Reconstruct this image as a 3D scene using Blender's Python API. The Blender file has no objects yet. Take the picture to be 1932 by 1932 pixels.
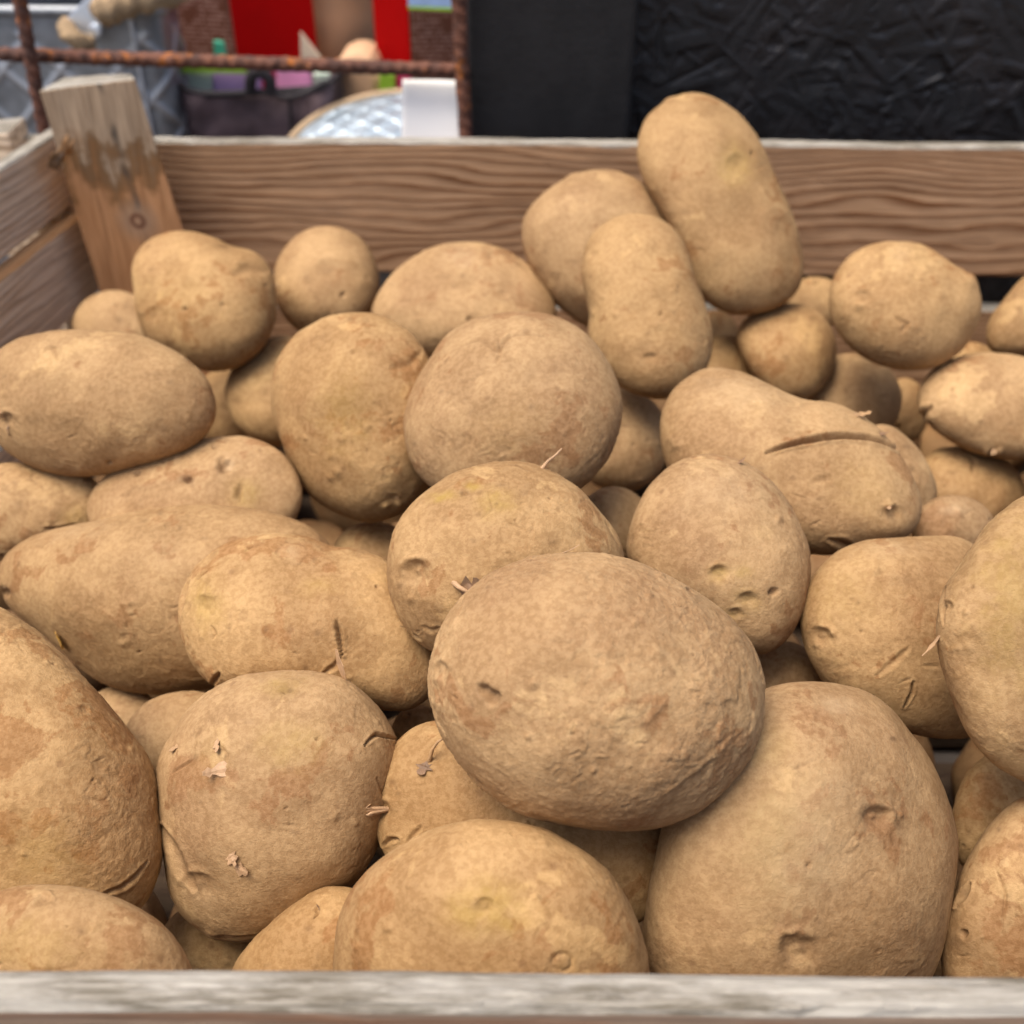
import bpy, math, random
import numpy as np
from mathutils import Vector, Matrix
random.seed(7)
S = bpy.context.scene
COL = S.collection

# ------------------------------------------------------------------ camera, world, sun, exposure
F = 1932.0                       # focal length in units of the 1932-wide photograph
H = 0.14                         # camera height above the crate rim (z = 0)
PITCH = math.radians(36.0)
ROLL = math.radians(0.35)
cam_d = bpy.data.cameras.new('camera')
cam = bpy.data.objects.new('camera', cam_d)
COL.objects.link(cam)
cam_d.sensor_width = 36
cam_d.lens = 36
cam_d.clip_start = 0.01
cam_d.clip_end = 200
MC = Matrix.Translation((0, 0, H)) @ Matrix.Rotation(math.pi/2-PITCH, 4, 'X') @ Matrix.Rotation(ROLL, 4, 'Z')
cam.matrix_world = MC
cam_d.dof.use_dof = True
cam_d.dof.focus_distance = 0.215
cam_d.dof.aperture_fstop = 16.0
S.camera = cam

W = bpy.data.worlds.new('World')
S.world = W
W.use_nodes = True
nt = W.node_tree
nt.nodes.clear()
sky = nt.nodes.new('ShaderNodeTexSky')
sky.sky_type = 'NISHITA'
sky.sun_disc = False
SUN_EL, SUN_AZ = math.radians(71), math.radians(-112)     # azimuth from +Y towards +X
sky.sun_elevation = SUN_EL
sky.sun_rotation = SUN_AZ
sky.dust_density = 5.0
sky.air_density = 0.8
sky.ozone_density = 0.5
bg = nt.nodes.new('ShaderNodeBackground')
bg.inputs['Strength'].default_value = 0.115
out = nt.nodes.new('ShaderNodeOutputWorld')
nt.links.new(sky.outputs[0], bg.inputs[0])
nt.links.new(bg.outputs[0], out.inputs[0])

sun_d = bpy.data.lights.new('sun', 'SUN')
sun_d.energy = 1.5
sun_d.angle = math.radians(36)
sun_d.color = (1.0, 0.93, 0.83)
sun = bpy.data.objects.new('sun', sun_d)
COL.objects.link(sun)
sd = Vector((math.sin(SUN_AZ)*math.cos(SUN_EL), math.cos(SUN_AZ)*math.cos(SUN_EL), math.sin(SUN_EL)))
sun.rotation_euler = sd.to_track_quat('Z', 'Y').to_euler()

S.view_settings.view_transform = 'Standard'
S.view_settings.look = 'None'
S.view_settings.exposure = 1.05
S.view_settings.gamma = 1
S.view_settings.use_curve_mapping = False
S.render.engine = 'CYCLES'
S.cycles.max_bounces = 5
S.cycles.diffuse_bounces = 2
S.cycles.glossy_bounces = 2

# ------------------------------------------------------------------ pixel -> world helpers
M3 = np.array(MC.to_3x3())
CAMP = np.array([0, 0, H])

def ray(x, y):
    """world vector of camera depth 1 through photo position x, y (1932 wide)"""
    return M3 @ np.array([(x-966)/F, -(y-966)/F, -1.0])

def at_depth(x, y, d): return CAMP + ray(x, y)*d
def at_y(x, y, Y):
    r = ray(x, y); return CAMP + r*(Y/r[1])
def at_z(x, y, Z):
    r = ray(x, y); return CAMP + r*((Z-H)/r[2])

# ------------------------------------------------------------------ numpy gradient noise
_rs = np.random.RandomState(11)
_perm = _rs.permutation(256); _perm = np.concatenate([_perm]*3)
_g = _rs.normal(size=(256, 3)); _g /= np.linalg.norm(_g, axis=1)[:, None]

def pnoise(p):
    pi = np.floor(p).astype(np.int64); pf = p-pi; pi &= 255
    u = pf*pf*pf*(pf*(pf*6-15)+10)
    res = 0
    for i in (0, 1):
        for j in (0, 1):
            for k in (0, 1):
                h = _perm[_perm[_perm[(pi[:, 0]+i) & 255]+((pi[:, 1]+j) & 255)]+((pi[:, 2]+k) & 255)]
                d = ((pf-np.array([i, j, k]))*_g[h]).sum(1)
                w = (u[:, 0] if i else 1-u[:, 0])*(u[:, 1] if j else 1-u[:, 1])*(u[:, 2] if k else 1-u[:, 2])
                res = res+d*w
    return res

def fbm(p, o=4, g=0.5):
    a, r = 1.0, 0
    for i in range(o):
        r = r+a*pnoise(p*(2.03**i)+i*17.3); a *= g
    return r

# ------------------------------------------------------------------ object helpers
def mesh_obj(name, co, faces, mat=None, parent=None, smooth=True, loc=None, mw=None):
    me = bpy.data.meshes.new(name)
    co = np.asarray(co, dtype=np.float64)
    me.from_pydata(co.tolist() if len(co) < 3000 else [tuple(c) for c in co.tolist()], [], faces)
    me.validate()
    if smooth: me.shade_smooth()
    o = bpy.data.objects.new(name, me)
    COL.objects.link(o)
    if mat:
        for m in (mat if isinstance(mat, (list, tuple)) else [mat]): me.materials.append(m)
    if mw is not None: o.matrix_world = mw
    elif loc is not None: o.location = loc
    if parent is not None:
        o.parent = parent
        o.matrix_parent_inverse = Matrix.Identity(4)
        pm = parent['_m'] if False else PM.get(parent.name, Matrix.Identity(4))
        base = mw if mw is not None else Matrix.Translation(loc if loc is not None else (0, 0, 0))
        o.matrix_local = pm.inverted() @ base
    PM[o.name] = mw.copy() if mw is not None else Matrix.Translation(loc if loc is not None else (0, 0, 0))
    return o
PM = {}

def empty(name, loc):
    o = bpy.data.objects.new(name, None)
    o.empty_display_size = 0.02
    COL.objects.link(o); o.location = loc
    PM[o.name] = Matrix.Translation(loc)
    return o

def tag(o, label=None, cat=None, group=None, kind=None):
    if label: o['label'] = label
    if cat: o['category'] = cat
    if group: o['group'] = group
    if kind: o['kind'] = kind
    return o

def bevel(o, w, seg=2):
    m = o.modifiers.new('bevel', 'BEVEL'); m.width = w; m.segments = seg; m.limit_method = 'ANGLE'
    m.angle_limit = math.radians(40)
    return o

def frame(o, x, z):
    """matrix with local x along x, local z near z, origin o"""
    x = Vector(x).normalized(); z = Vector(z); y = z.cross(x).normalized(); z = x.cross(y).normalized()
    m = Matrix((x, y, z)).transposed().to_4x4(); m.translation = Vector(o)
    return m

# ------------------------------------------------------------------ material helpers
class NT:
    def __init__(s, name):
        s.m = bpy.data.materials.new(name); s.m.use_nodes = True
        s.t = s.m.node_tree; s.b = s.t.nodes['Principled BSDF']
    def n(s, typ, ins=None, **kw):
        nd = s.t.nodes.new('ShaderNode'+typ)
        for k, v in kw.items(): setattr(nd, k, v)
        for k, v in (ins or {}).items(): s.set(nd.inputs[k], v)
        return nd
    def set(s, sock, v):
        if isinstance(v, bpy.types.NodeSocket): s.t.links.new(v, sock)
        else: sock.default_value = (tuple(v)+(1,) if isinstance(v, tuple) and len(v) == 3 and sock.type == 'RGBA' else v)
    def noise(s, vec, scale, detail=4, rough=0.5, dist=0.0):
        return s.n('TexNoise', {'Vector': vec, 'Scale': scale, 'Detail': detail, 'Roughness': rough, 'Distortion': dist}).outputs[0]
    def math(s, op, a, b=0.0, c=0.0, clamp=False):
        nd = s.n('Math', operation=op, use_clamp=clamp)
        s.set(nd.inputs[0], a); s.set(nd.inputs[1], b); s.set(nd.inputs[2], c)
        return nd.outputs[0]
    def rng(s, v, a, b, c=0.0, d=1.0):
        nd = s.n('MapRange', {0: v, 1: a, 2: b, 3: c, 4: d}, interpolation_type='SMOOTHSTEP'); return nd.outputs[0]
    def mix(s, f, a, b, mode='MIX'):
        nd = s.n('Mix', data_type='RGBA', blend_type=mode)
        s.set(nd.inputs[0], f); s.set(nd.inputs[6], a); s.set(nd.inputs[7], b)
        return nd.outputs[2]
    def bump(s, h, strength, dist, normal=None):
        i = {'Height': h, 'Strength': strength, 'Distance': dist}
        if normal is not None: i['Normal'] = normal
        return s.n('Bump', i).outputs[0]
    def mapping(s, vec, scale=(1, 1, 1), loc=(0, 0, 0), rot=(0, 0, 0)):
        return s.n('Mapping', {'Vector': vec, 'Scale': scale, 'Location': loc, 'Rotation': rot}).outputs[0]
    def fin(s, col=None, rough=None, normal=None, **kw):
        if col is not None: s.set(s.b.inputs['Base Color'], col)
        if rough is not None: s.set(s.b.inputs['Roughness'], rough)
        if normal is not None: s.set(s.b.inputs['Normal'], normal)
        for k, v in kw.items(): s.set(s.b.inputs[k.replace('_', ' ')], v)
        return s.m

def objvec(t, spread=3.0):
    tc = t.n('TexCoord'); oi = t.n('ObjectInfo')
    r = t.math('MULTIPLY', oi.outputs['Random'], spread)
    cb = t.n('CombineXYZ', {0: r, 1: t.math('MULTIPLY', r, 1.7), 2: t.math('MULTIPLY', r, -2.3)})
    va = t.n('VectorMath', {0: tc.outputs['Object'], 1: cb.outputs[0]}, operation='ADD')
    return va.outputs[0], oi.outputs['Random'], tc.outputs['Object']

def potato_material():
    t = NT('potato_skin')
    v, rnd, _ = objvec(t, 5.0)
    at = t.n('Attribute', attribute_name='marks')
    sep = t.n('SeparateColor', {0: at.outputs['Color']})
    yel, brn, pal, rgh = sep.outputs[0], sep.outputs[1], sep.outputs[2], at.outputs['Alpha']
    a2 = t.n('Attribute', attribute_name='patches')
    sp2 = t.n('SeparateColor', {0: a2.outputs['Color']})
    tone, rust, pale, soil = sp2.outputs[0], sp2.outputs[1], sp2.outputs[2], a2.outputs['Alpha']
    c = t.mix(tone, (0.290, 0.170, 0.074), (0.400, 0.250, 0.115))
    m6 = t.noise(v, 230, 5, 0.72, 0.5)
    m3 = t.noise(v, 700, 3, 0.7)
    rj = t.rng(t.math('ADD', rust, t.math('MULTIPLY', t.math('SUBTRACT', m6, 0.5), 1.5)), 0.40, 0.62)
    c = t.mix(t.math('MULTIPLY', rj, 0.60), c, (0.225, 0.096, 0.032))
    pj = t.rng(t.math('ADD', pale, t.math('MULTIPLY', t.math('SUBTRACT', m6, 0.5), -1.3)), 0.40, 0.66)
    c = t.mix(t.math('MULTIPLY', pj, 0.50), c, (0.540, 0.352, 0.160))
    c = t.mix(t.math('MULTIPLY', soil, 0.42), c, (0.275, 0.156, 0.072))
    c = t.mix(t.rng(m3, 0.38, 0.62), t.mix(0.20, c, (0.19, 0.10, 0.042)), t.mix(0.13, c, (0.66, 0.46, 0.25)))
    c = t.mix(t.math('MULTIPLY', t.rng(m6, 0.54, 0.68), t.math('ADD', 0.08, t.math('MULTIPLY', soil, 0.42))), c, (0.215, 0.105, 0.043))
    vo = t.n('TexVoronoi', {'Vector': v, 'Scale': 170, 'Randomness': 1.0})
    wn = t.n('SeparateColor', {0: vo.outputs['Color']})
    sp = t.math('MULTIPLY', t.rng(vo.outputs['Distance'], 0.06, 0.20, 1.0, 0.0), t.rng(wn.outputs[0], 0.72, 0.80))
    c = t.mix(t.math('MULTIPLY', sp, 0.55), c, (0.19, 0.10, 0.045))
    c = t.mix(t.math('MULTIPLY', yel, 0.58), c, (0.38, 0.265, 0.062))
    c = t.mix(t.math('MULTIPLY', brn, 0.88), c, (0.125, 0.065, 0.030))
    c = t.mix(pal, c, (0.56, 0.40, 0.225))
    hs = t.n('HueSaturation', {'Color': c, 'Hue': 0.5, 'Saturation': t.rng(rnd, 0, 1, 0.99, 1.05), 'Value': t.math('ADD', 0.94, t.math('MULTIPLY', t.math('FRACT', t.math('MULTIPLY', rnd, 7.31)), 0.12))})
    grain = t.noise(v, 1100, 3, 0.75)
    mid = t.noise(v, 260, 5, 0.7, 0.3)
    h = t.math('ADD', t.math('MULTIPLY', grain, 0.50), t.math('MULTIPLY', t.math('MULTIPLY', mid, t.math('ADD', 0.35, rgh)), t.math('ADD', 0.35, soil)))
    nb = t.bump(h, 0.85, 0.00055)
    return t.fin(hs.outputs[0], 0.74, nb, Specular_IOR_Level=0.2)

def wood_material(name, light, dark, line, rings=260, warp=0.05, bleach=0.0, linemix=0.8, seed=0.0, grad=False):
    t = NT(name)
    v, rnd, ob = objvec(t, 2.0)
    v1 = t.mapping(v, scale=(1.0, 6.0, 6.0), loc=(seed, 0, seed))
    w = t.noise(v1, 3.2, 3, 0.5)
    sx = t.n('SeparateXYZ', {0: v})
    ph = t.math('ADD', t.math('MULTIPLY', sx.outputs[2], rings), t.math('MULTIPLY', w, warp*rings))
    if grad:
        so = t.n('SeparateXYZ', {0: ob})
        zz = so.outputs[2]
        ph = t.math('ADD', t.math('MULTIPLY', zz, -340.0), t.math('MULTIPLY', t.math('MULTIPLY', zz, zz), -2000.0))
        ph = t.math('ADD', ph, t.math('MULTIPLY', t.noise(t.mapping(ob, scale=(1.0, 2.0, 4.0), loc=(seed, 0, 0)), 7, 2, 0.4), 7.0))
        ph = t.math('MULTIPLY', ph, -1.0)
    ph = t.math('ADD', ph, t.math('MULTIPLY', t.noise(t.mapping(v, scale=(2, 30, 30)), 6, 3), 0.8 if grad else 2.2))
    s = t.math('FRACT', ph)
    lw = t.math('MULTIPLY', t.rng(s, 0.35, 0.92), t.rng(s, 0.93, 1.0, 1.0, 0.0))
    fib = t.noise(t.mapping(v, scale=(1.0, 45, 45)), 28, 6, 0.65)
    blot = t.noise(t.mapping(v, scale=(1.0, 2.5, 2.5)), 14, 4, 0.6)
    c = t.mix(t.rng(fib, 0.3, 0.7), dark, light)
    lm = t.math('MULTIPLY', lw, t.math('MULTIPLY', linemix, t.rng(blot, 0.25, 0.70, 0.35, 1.0)))
    c = t.mix(lm, c, line)
    c = t.mix(t.rng(t.noise(v, 22, 5, 0.65), 0.5, 0.75, 0.0, 0.5), c, dark)
    if bleach > 0:
        c = t.mix(t.rng(t.noise(t.mapping(v, scale=(1.0, 6, 6), loc=(8, 2, 4)), 75, 3, 0.6), 0.46, 0.62, 0, 0.6), c, dark)
        c = t.mix(t.rng(t.noise(t.mapping(v, scale=(1.0, 11, 11), loc=(1, 2, 4)), 100, 4, 0.7), 0.44, 0.58), c, dark)
        c = t.mix(t.math('MULTIPLY', t.rng(t.noise(t.mapping(v, scale=(1.0, 5, 5), loc=(4, 4, 4)), 30, 6, 0.7), 0.38, 0.62), bleach), c, (0.66, 0.63, 0.56))
    h = t.math('ADD', t.math('MULTIPLY', fib, 1.0), t.math('MULTIPLY', lw, 0.6))
    return t.fin(c, 0.82, t.bump(h, 0.7, 0.0006), Specular_IOR_Level=0.2)

def plain(name, col, rough=0.6, metal=0.0, var=0.15, scale=30, bump=0.0, spec=0.5):
    t = NT(name)
    v, rnd, ob = objvec(t)
    n = t.noise(v, scale, 5, 0.6)
    c = t.mix(t.rng(n, 0.3, 0.7), tuple(x*(1-var) for x in col), tuple(min(1, x*(1+var)) for x in col))
    nb = t.bump(t.noise(v, scale*6, 5, 0.6), 0.5, bump) if bump else None
    return t.fin(c, rough, nb, Metallic=metal, Specular_IOR_Level=spec)

def rust_material():
    t = NT('rusty_iron')
    v, rnd, ob = objvec(t)
    n = t.noise(v, 120, 8, 0.7)
    c = t.mix(t.rng(n, 0.35, 0.6), (0.055, 0.024, 0.017), (0.16, 0.062, 0.035))
    c = t.mix(t.rng(t.noise(t.mapping(v, loc=(5, 5, 5)), 70, 6, 0.7), 0.54, 0.66), c, (0.48, 0.15, 0.02))
    c = t.mix(t.rng(t.noise(t.mapping(v, loc=(9, 5, 1)), 90, 6, 0.7), 0.62, 0.72, 0, 0.6), c, (0.42, 0.30, 0.24))
    return t.fin(c, 0.8, t.bump(n, 0.8, 0.0012), Metallic=0.1)

def galv_material(name, a, b, rough=0.38):
    t = NT(name)
    v, rnd, ob = objvec(t)
    n = t.noise(v, 60, 6, 0.65)
    c = t.mix(t.rng(n, 0.3, 0.7), a, b)
    c = t.mix(t.rng(t.noise(v, 14, 4, 0.6), 0.5, 0.75, 0, 0.5), c, tuple(x*0.6 for x in a))
    return t.fin(c, t.rng(n, 0.3, 0.7, rough, rough+0.15), t.bump(n, 0.3, 0.0006), Metallic=0.85)

MAT = {}
MAT['potato'] = potato_material()
MAT['board_back'] = wood_material('back_board_pine', (0.57, 0.355, 0.20), (0.42, 0.245, 0.128), (0.150, 0.045, 0.008), rings=105, warp=0.055, linemix=0.95, grad=True, seed=1.3)
MAT['board_left'] = wood_material('side_board_pine', (0.84, 0.69, 0.50), (0.68, 0.53, 0.38), (0.26, 0.155, 0.085), rings=260, warp=0.03, seed=2.2)
MAT['board_front'] = wood_material('front_board_pine', (0.40, 0.28, 0.19), (0.22, 0.14, 0.09), (0.30, 0.13, 0.06), rings=150, warp=0.03, seed=5.1)
MAT['bleached'] = wood_material('weathered_edge_wood', (0.40, 0.365, 0.300), (0.14, 0.120, 0.088), (0.22, 0.18, 0.13), rings=300, warp=0.02, bleach=0.35, linemix=0.5, seed=3.3)
MAT['fresh'] = wood_material('fresh_cut_wood', (0.62, 0.37, 0.18), (0.46, 0.25, 0.11), (0.40, 0.17, 0.06), rings=200, linemix=0.4)
MAT['floor'] = wood_material('crate_floor_wood', (0.085, 0.055, 0.034), (0.05, 0.033, 0.02), (0.04, 0.022, 0.014), rings=180)  # dark colour stands in for the shade in gaps between the potatoes
MAT['rust'] = rust_material()
MAT['galv_dark'] = galv_material('galvanised_dark', (0.22, 0.235, 0.25), (0.34, 0.36, 0.38), 0.45)
_gt = MAT['galv_dark'].node_tree; _b = _gt.nodes['Principled BSDF']; _src = _b.inputs['Base Color'].links[0].from_socket
_mx = _gt.nodes.new('ShaderNodeMix'); _mx.data_type = 'RGBA'; _at = _gt.nodes.new('ShaderNodeAttribute'); _at.attribute_name = 'worn_glint'
_gt.links.new(_at.outputs['Fac'], _mx.inputs[0]); _gt.links.new(_src, _mx.inputs[6]); _mx.inputs[7].default_value = (0.78, 0.80, 0.83, 1)  # worn ridges made paler, their highlights painted into the colour
_gt.links.new(_mx.outputs[2], _b.inputs['Base Color'])
MAT['galv_light'] = galv_material('galvanised_light', (0.38, 0.46, 0.52), (0.52, 0.60, 0.66), 0.42)
MAT['zinc'] = plain('zinc_tab', (0.55, 0.60, 0.66), 0.35, 0.7, 0.08)
MAT['jute'] = plain('jute_rope', (0.36, 0.25, 0.14), 0.9, 0, 0.35, 260, 0.002)
MAT['tan_rim'] = plain('tan_rim', (0.42, 0.30, 0.18), 0.6, 0.2, 0.15)
MAT['bag'] = plain('mauve_felt', (0.115, 0.078, 0.084), 0.9, 0, 0.35, 40, 0.001)
MAT['bag_dark'] = plain('dark_trim', (0.025, 0.020, 0.022), 0.8, 0, 0.2)
MAT['red'] = plain('red_card', (0.36, 0.001, 0.001), 0.7, 0, 0.08, 20, 0, 0.08)
MAT['blackpaint'] = plain('black_painted_timber', (0.012, 0.0115, 0.012), 0.55, 0, 0.25, 60, 0.0006, 0.4)
MAT['paper'] = plain('white_paper', (0.90, 0.89, 0.86), 0.7, 0, 0.02, 15)
MAT['terracotta'] = plain('pale_terracotta', (0.62, 0.38, 0.22), 0.7, 0, 0.08, 20)
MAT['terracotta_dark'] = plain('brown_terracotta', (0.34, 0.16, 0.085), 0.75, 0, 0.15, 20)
MAT['husk'] = plain('dry_skin', (0.36, 0.215, 0.10), 0.55, 0, 0.2, 300, 0.0003)
MAT['husk_pale'] = plain('pale_dry_skin', (0.43, 0.265, 0.14), 0.6, 0, 0.15, 300, 0.0003)
MAT['husk_dark'] = plain('brown_dry_leaf', (0.20, 0.115, 0.06), 0.6, 0, 0.3, 300, 0.0003)
MAT['husk_amber'] = plain('amber_husk', (0.50, 0.27, 0.045), 0.4, 0, 0.2, 300, 0.0002)
MAT['green'] = plain('lime_card', (0.28, 0.48, 0.03), 0.5)
MAT['pink'] = plain('pink_paper', (0.85, 0.33, 0.55), 0.6)
MAT['purple'] = plain('lilac_paper', (0.42, 0.28, 0.52), 0.6)
MAT['mint'] = plain('mint_paper', (0.52, 0.62, 0.50), 0.6)
MAT['teal'] = plain('teal_plastic', (0.05, 0.36, 0.22), 0.5)
MAT['cream'] = plain('cream_paper', (0.70, 0.58, 0.42), 0.7)
MAT['crimson'] = plain('crimson_paper', (0.50, 0.02, 0.09), 0.6)
MAT['table'] = wood_material('table_planks', (0.13, 0.11, 0.095), (0.075, 0.062, 0.055), (0.05, 0.04, 0.035), rings=60)
MAT['paving'] = plain('grey_paving', (0.20, 0.19, 0.18), 0.85, 0, 0.2, 3, 0.004)
MAT['backwall'] = plain('dark_brown_boards', (0.10, 0.055, 0.035), 0.8, 0, 0.3, 6)

def text_card_material():
    t = NT('brown_printed_card')
    tc = t.n('TexCoord'); v = tc.outputs['Object']
    sx = t.n('SeparateXYZ', {0: v})
    rows = t.math('FRACT', t.math('MULTIPLY', sx.outputs[2], 330))
    row = t.rng(rows, 0.35, 0.5)
    wn = t.noise(t.mapping(v, scale=(1, 1, 330/400)), 400, 1)
    words = t.rng(wn, 0.46, 0.5)
    f = t.math('MULTIPLY', row, words)
    box = t.math('MULTIPLY', t.rng(sx.outputs[2], 0.022, 0.024), t.rng(t.noise(v, 60, 1), 0.36, 0.40))
    f = t.math('MULTIPLY', f, box)
    c = t.mix(t.math('MULTIPLY', f, 0.75), (0.105, 0.030, 0.012), (0.34, 0.19, 0.145))
    return t.fin(c, 0.5)
MAT['print'] = text_card_material()

# ------------------------------------------------------------------ table, ground, crate
TABLE_Z = -0.160

def boxmesh(name, x0, x1, y0, y1, z0, z1, mat, parent=None, bev=0.002, mw=None):
    co = [(x, y, z) for z in (z0, z1) for y in (y0, y1) for x in (x0, x1)]
    fs = [(0, 2, 3, 1), (4, 5, 7, 6), (0, 1, 5, 4), (2, 6, 7, 3), (0, 4, 6, 2), (1, 3, 7, 5)]
    c = np.array([(x0+x1)/2, (y0+y1)/2, (z0+z1)/2])
    if mw is None: o = mesh_obj(name, np.array(co)-c, fs, mat, parent, smooth=False, loc=tuple(c))
    else: o = mesh_obj(name, np.array(co), fs, mat, parent, smooth=False, mw=mw)
    if bev: bevel(o, bev)
    return o

g = mesh_obj('ground', [(-30, -30, 0), (30, -30, 0), (30, 30, 0), (-30, 30, 0)], [(0, 1, 2, 3)], MAT['paving'], loc=(0, 0, -0.95))
tag(g, kind='structure')
tbl = empty('market_table', (0, 0.4, -0.95))
tag(tbl, 'dark wooden table under the potato crate and the goods behind it', 'table')
boxmesh('tabletop', -1.1, 1.1, -0.05, 1.35, TABLE_Z-0.03, TABLE_Z, MAT['table'], tbl)
for x in (-1.02, 1.02):
    for y in (0.02, 1.28):
        boxmesh('leg', x-0.03, x+0.03, y-0.03, y+0.03, -0.95, TABLE_Z-0.031, MAT['table'], tbl)

def board(name, p0, p1, up, height, thick, mats, parent, jag=0.0006, seed=0, nx=90):
    """plank: p0->p1 is the top inner edge, body hangs down by height and goes outwards by thick.
    mats = [face, top]"""
    p0 = np.array(p0); p1 = np.array(p1)
    L = np.linalg.norm(p1-p0)
    mw = frame((p0+p1)/2, p1-p0, up)
    nz, ny = 10, 4
    def prof():
        pts = []
        b = 0.0012
        zs = np.linspace(-b, -height+b, nz)
        pts += [(0.0, z) for z in zs]                    # inner face downwards
        ys = np.linspace(b, thick-b, ny)
        pts += [(y, -height) for y in ys]
        pts += [(thick, z) for z in zs[::-1]]
        pts += [(y, 0.0) for y in ys[::-1]]
        return pts
    pr = np.array(prof()); k = len(pr)
    xs = np.linspace(-L/2, L/2, nx)
    P = np.zeros((nx, k, 3))
    P[:, :, 0] = xs[:, None]; P[:, :, 1] = pr[None, :, 0]; P[:, :, 2] = pr[None, :, 1]
    q = P.reshape(-1, 3)
    n1 = fbm(q*np.array([25, 300, 300])+seed*3.1, 3)
    n2 = fbm(q*np.array([9, 10, 60])+seed*7.7+50, 3)
    n3 = fbm(q*np.array([160, 400, 400])+seed*1.7+90, 2)
    q[:, 2] += (n2*1.6+n3*0.8)*jag
    q[:, 1] += (n1*0.8+n3*0.5)*jag
    fs, mi = [], []
    for i in range(nx-1):
        for j in range(k):
            j2 = (j+1) % k
            fs.append((i*k+j, (i+1)*k+j, (i+1)*k+j2, i*k+j2))
            mi.append(1 if j >= 2*nz+ny-1 or False else 0)
    fs.append(tuple(range(k))); mi.append(0)
    fs.append(tuple(reversed(range((nx-1)*k, nx*k)))); mi.append(0)
    o = mesh_obj(name, q, fs, mats, parent, smooth=False, mw=mw)
    if len(o.data.polygons) == len(mi): o.data.polygons.foreach_set('material_index', mi)
    m = o.modifiers.new('b', 'BEVEL'); m.width = 0.0005; m.segments = 1; m.limit_method = 'ANGLE'; m.angle_limit = 0.9
    return o

YB, YF = 0.484, 0.0805                                  # inner faces of the back and front boards
crate = empty('wooden_crate', (0.07, 0.28, TABLE_Z))
tag(crate, 'weathered pine crate of slats and corner posts, full of potatoes', 'crate')
XL, XR = -0.245, 0.36
UP = (0, 0, 1)
bb = [MAT['board_back'], MAT['bleached']]
# back (outward = +y): frame y = z x x ; for x=+X, z=+Z -> y=+Y
board('slat', (XL, YB, 0.0), (XR, YB, -0.001), UP, 0.064, 0.008, bb, crate, seed=1)
board('slat', (XL, YB, -0.082), (XR, YB, -0.082), UP, 0.064, 0.008, bb, crate, seed=2)
# front (outward = -y): run from +x to -x
fb = [MAT['board_front'], MAT['bleached']]
board('slat', (XR, YF, 0.0), (XL-0.03, YF, 0.001), UP, 0.064, 0.0062, fb, crate, jag=0.0008, seed=3, nx=160)
board('slat', (XR, YF, -0.082), (XL-0.03, YF, -0.082), UP, 0.064, 0.0062, fb, crate, seed=4)
# left: through two seen positions of the rim
a = at_z(97, 257, 0.002); b = at_z(0, 319, 0.002)
d = (b-a)/np.linalg.norm((b-a)[:2]); far = a - d*0.030; near = a + d*0.385
lb = [MAT['board_left'], MAT['bleached']]
board('slat', near, far, UP, 0.0335, 0.008, lb, crate, seed=5)
o2 = np.array([0.004, 0, -0.037])
board('slat', near+o2, far+o2, UP, 0.040, 0.009, [MAT['board_left'], MAT['fresh']], crate, seed=6)
o3 = np.array([0.004, 0, -0.098])
board('slat', near+o3, far+o3, UP, 0.045, 0.008, lb, crate, seed=7)
LEFT_P, LEFT_D = a, d
# right
board('slat', (XR, YB-0.001, 0.0), (XR, YF+0.001, 0.0), UP, 0.064, 0.008, lb, crate, seed=8)
board('slat', (XR, YB-0.001, -0.082), (XR, YF+0.001, -0.082), UP, 0.064, 0.008, lb, crate, seed=9)
for i in range(5):
    y = 0.095+i*0.082
    board('floor_board', (XL+0.0, y+0.07, -0.149), (XR-0.002, y+0.07, -0.149), (0, 1, 0), 0.070, 0.008, [MAT['floor'], MAT['floor']], crate, seed=20+i, nx=30)

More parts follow.
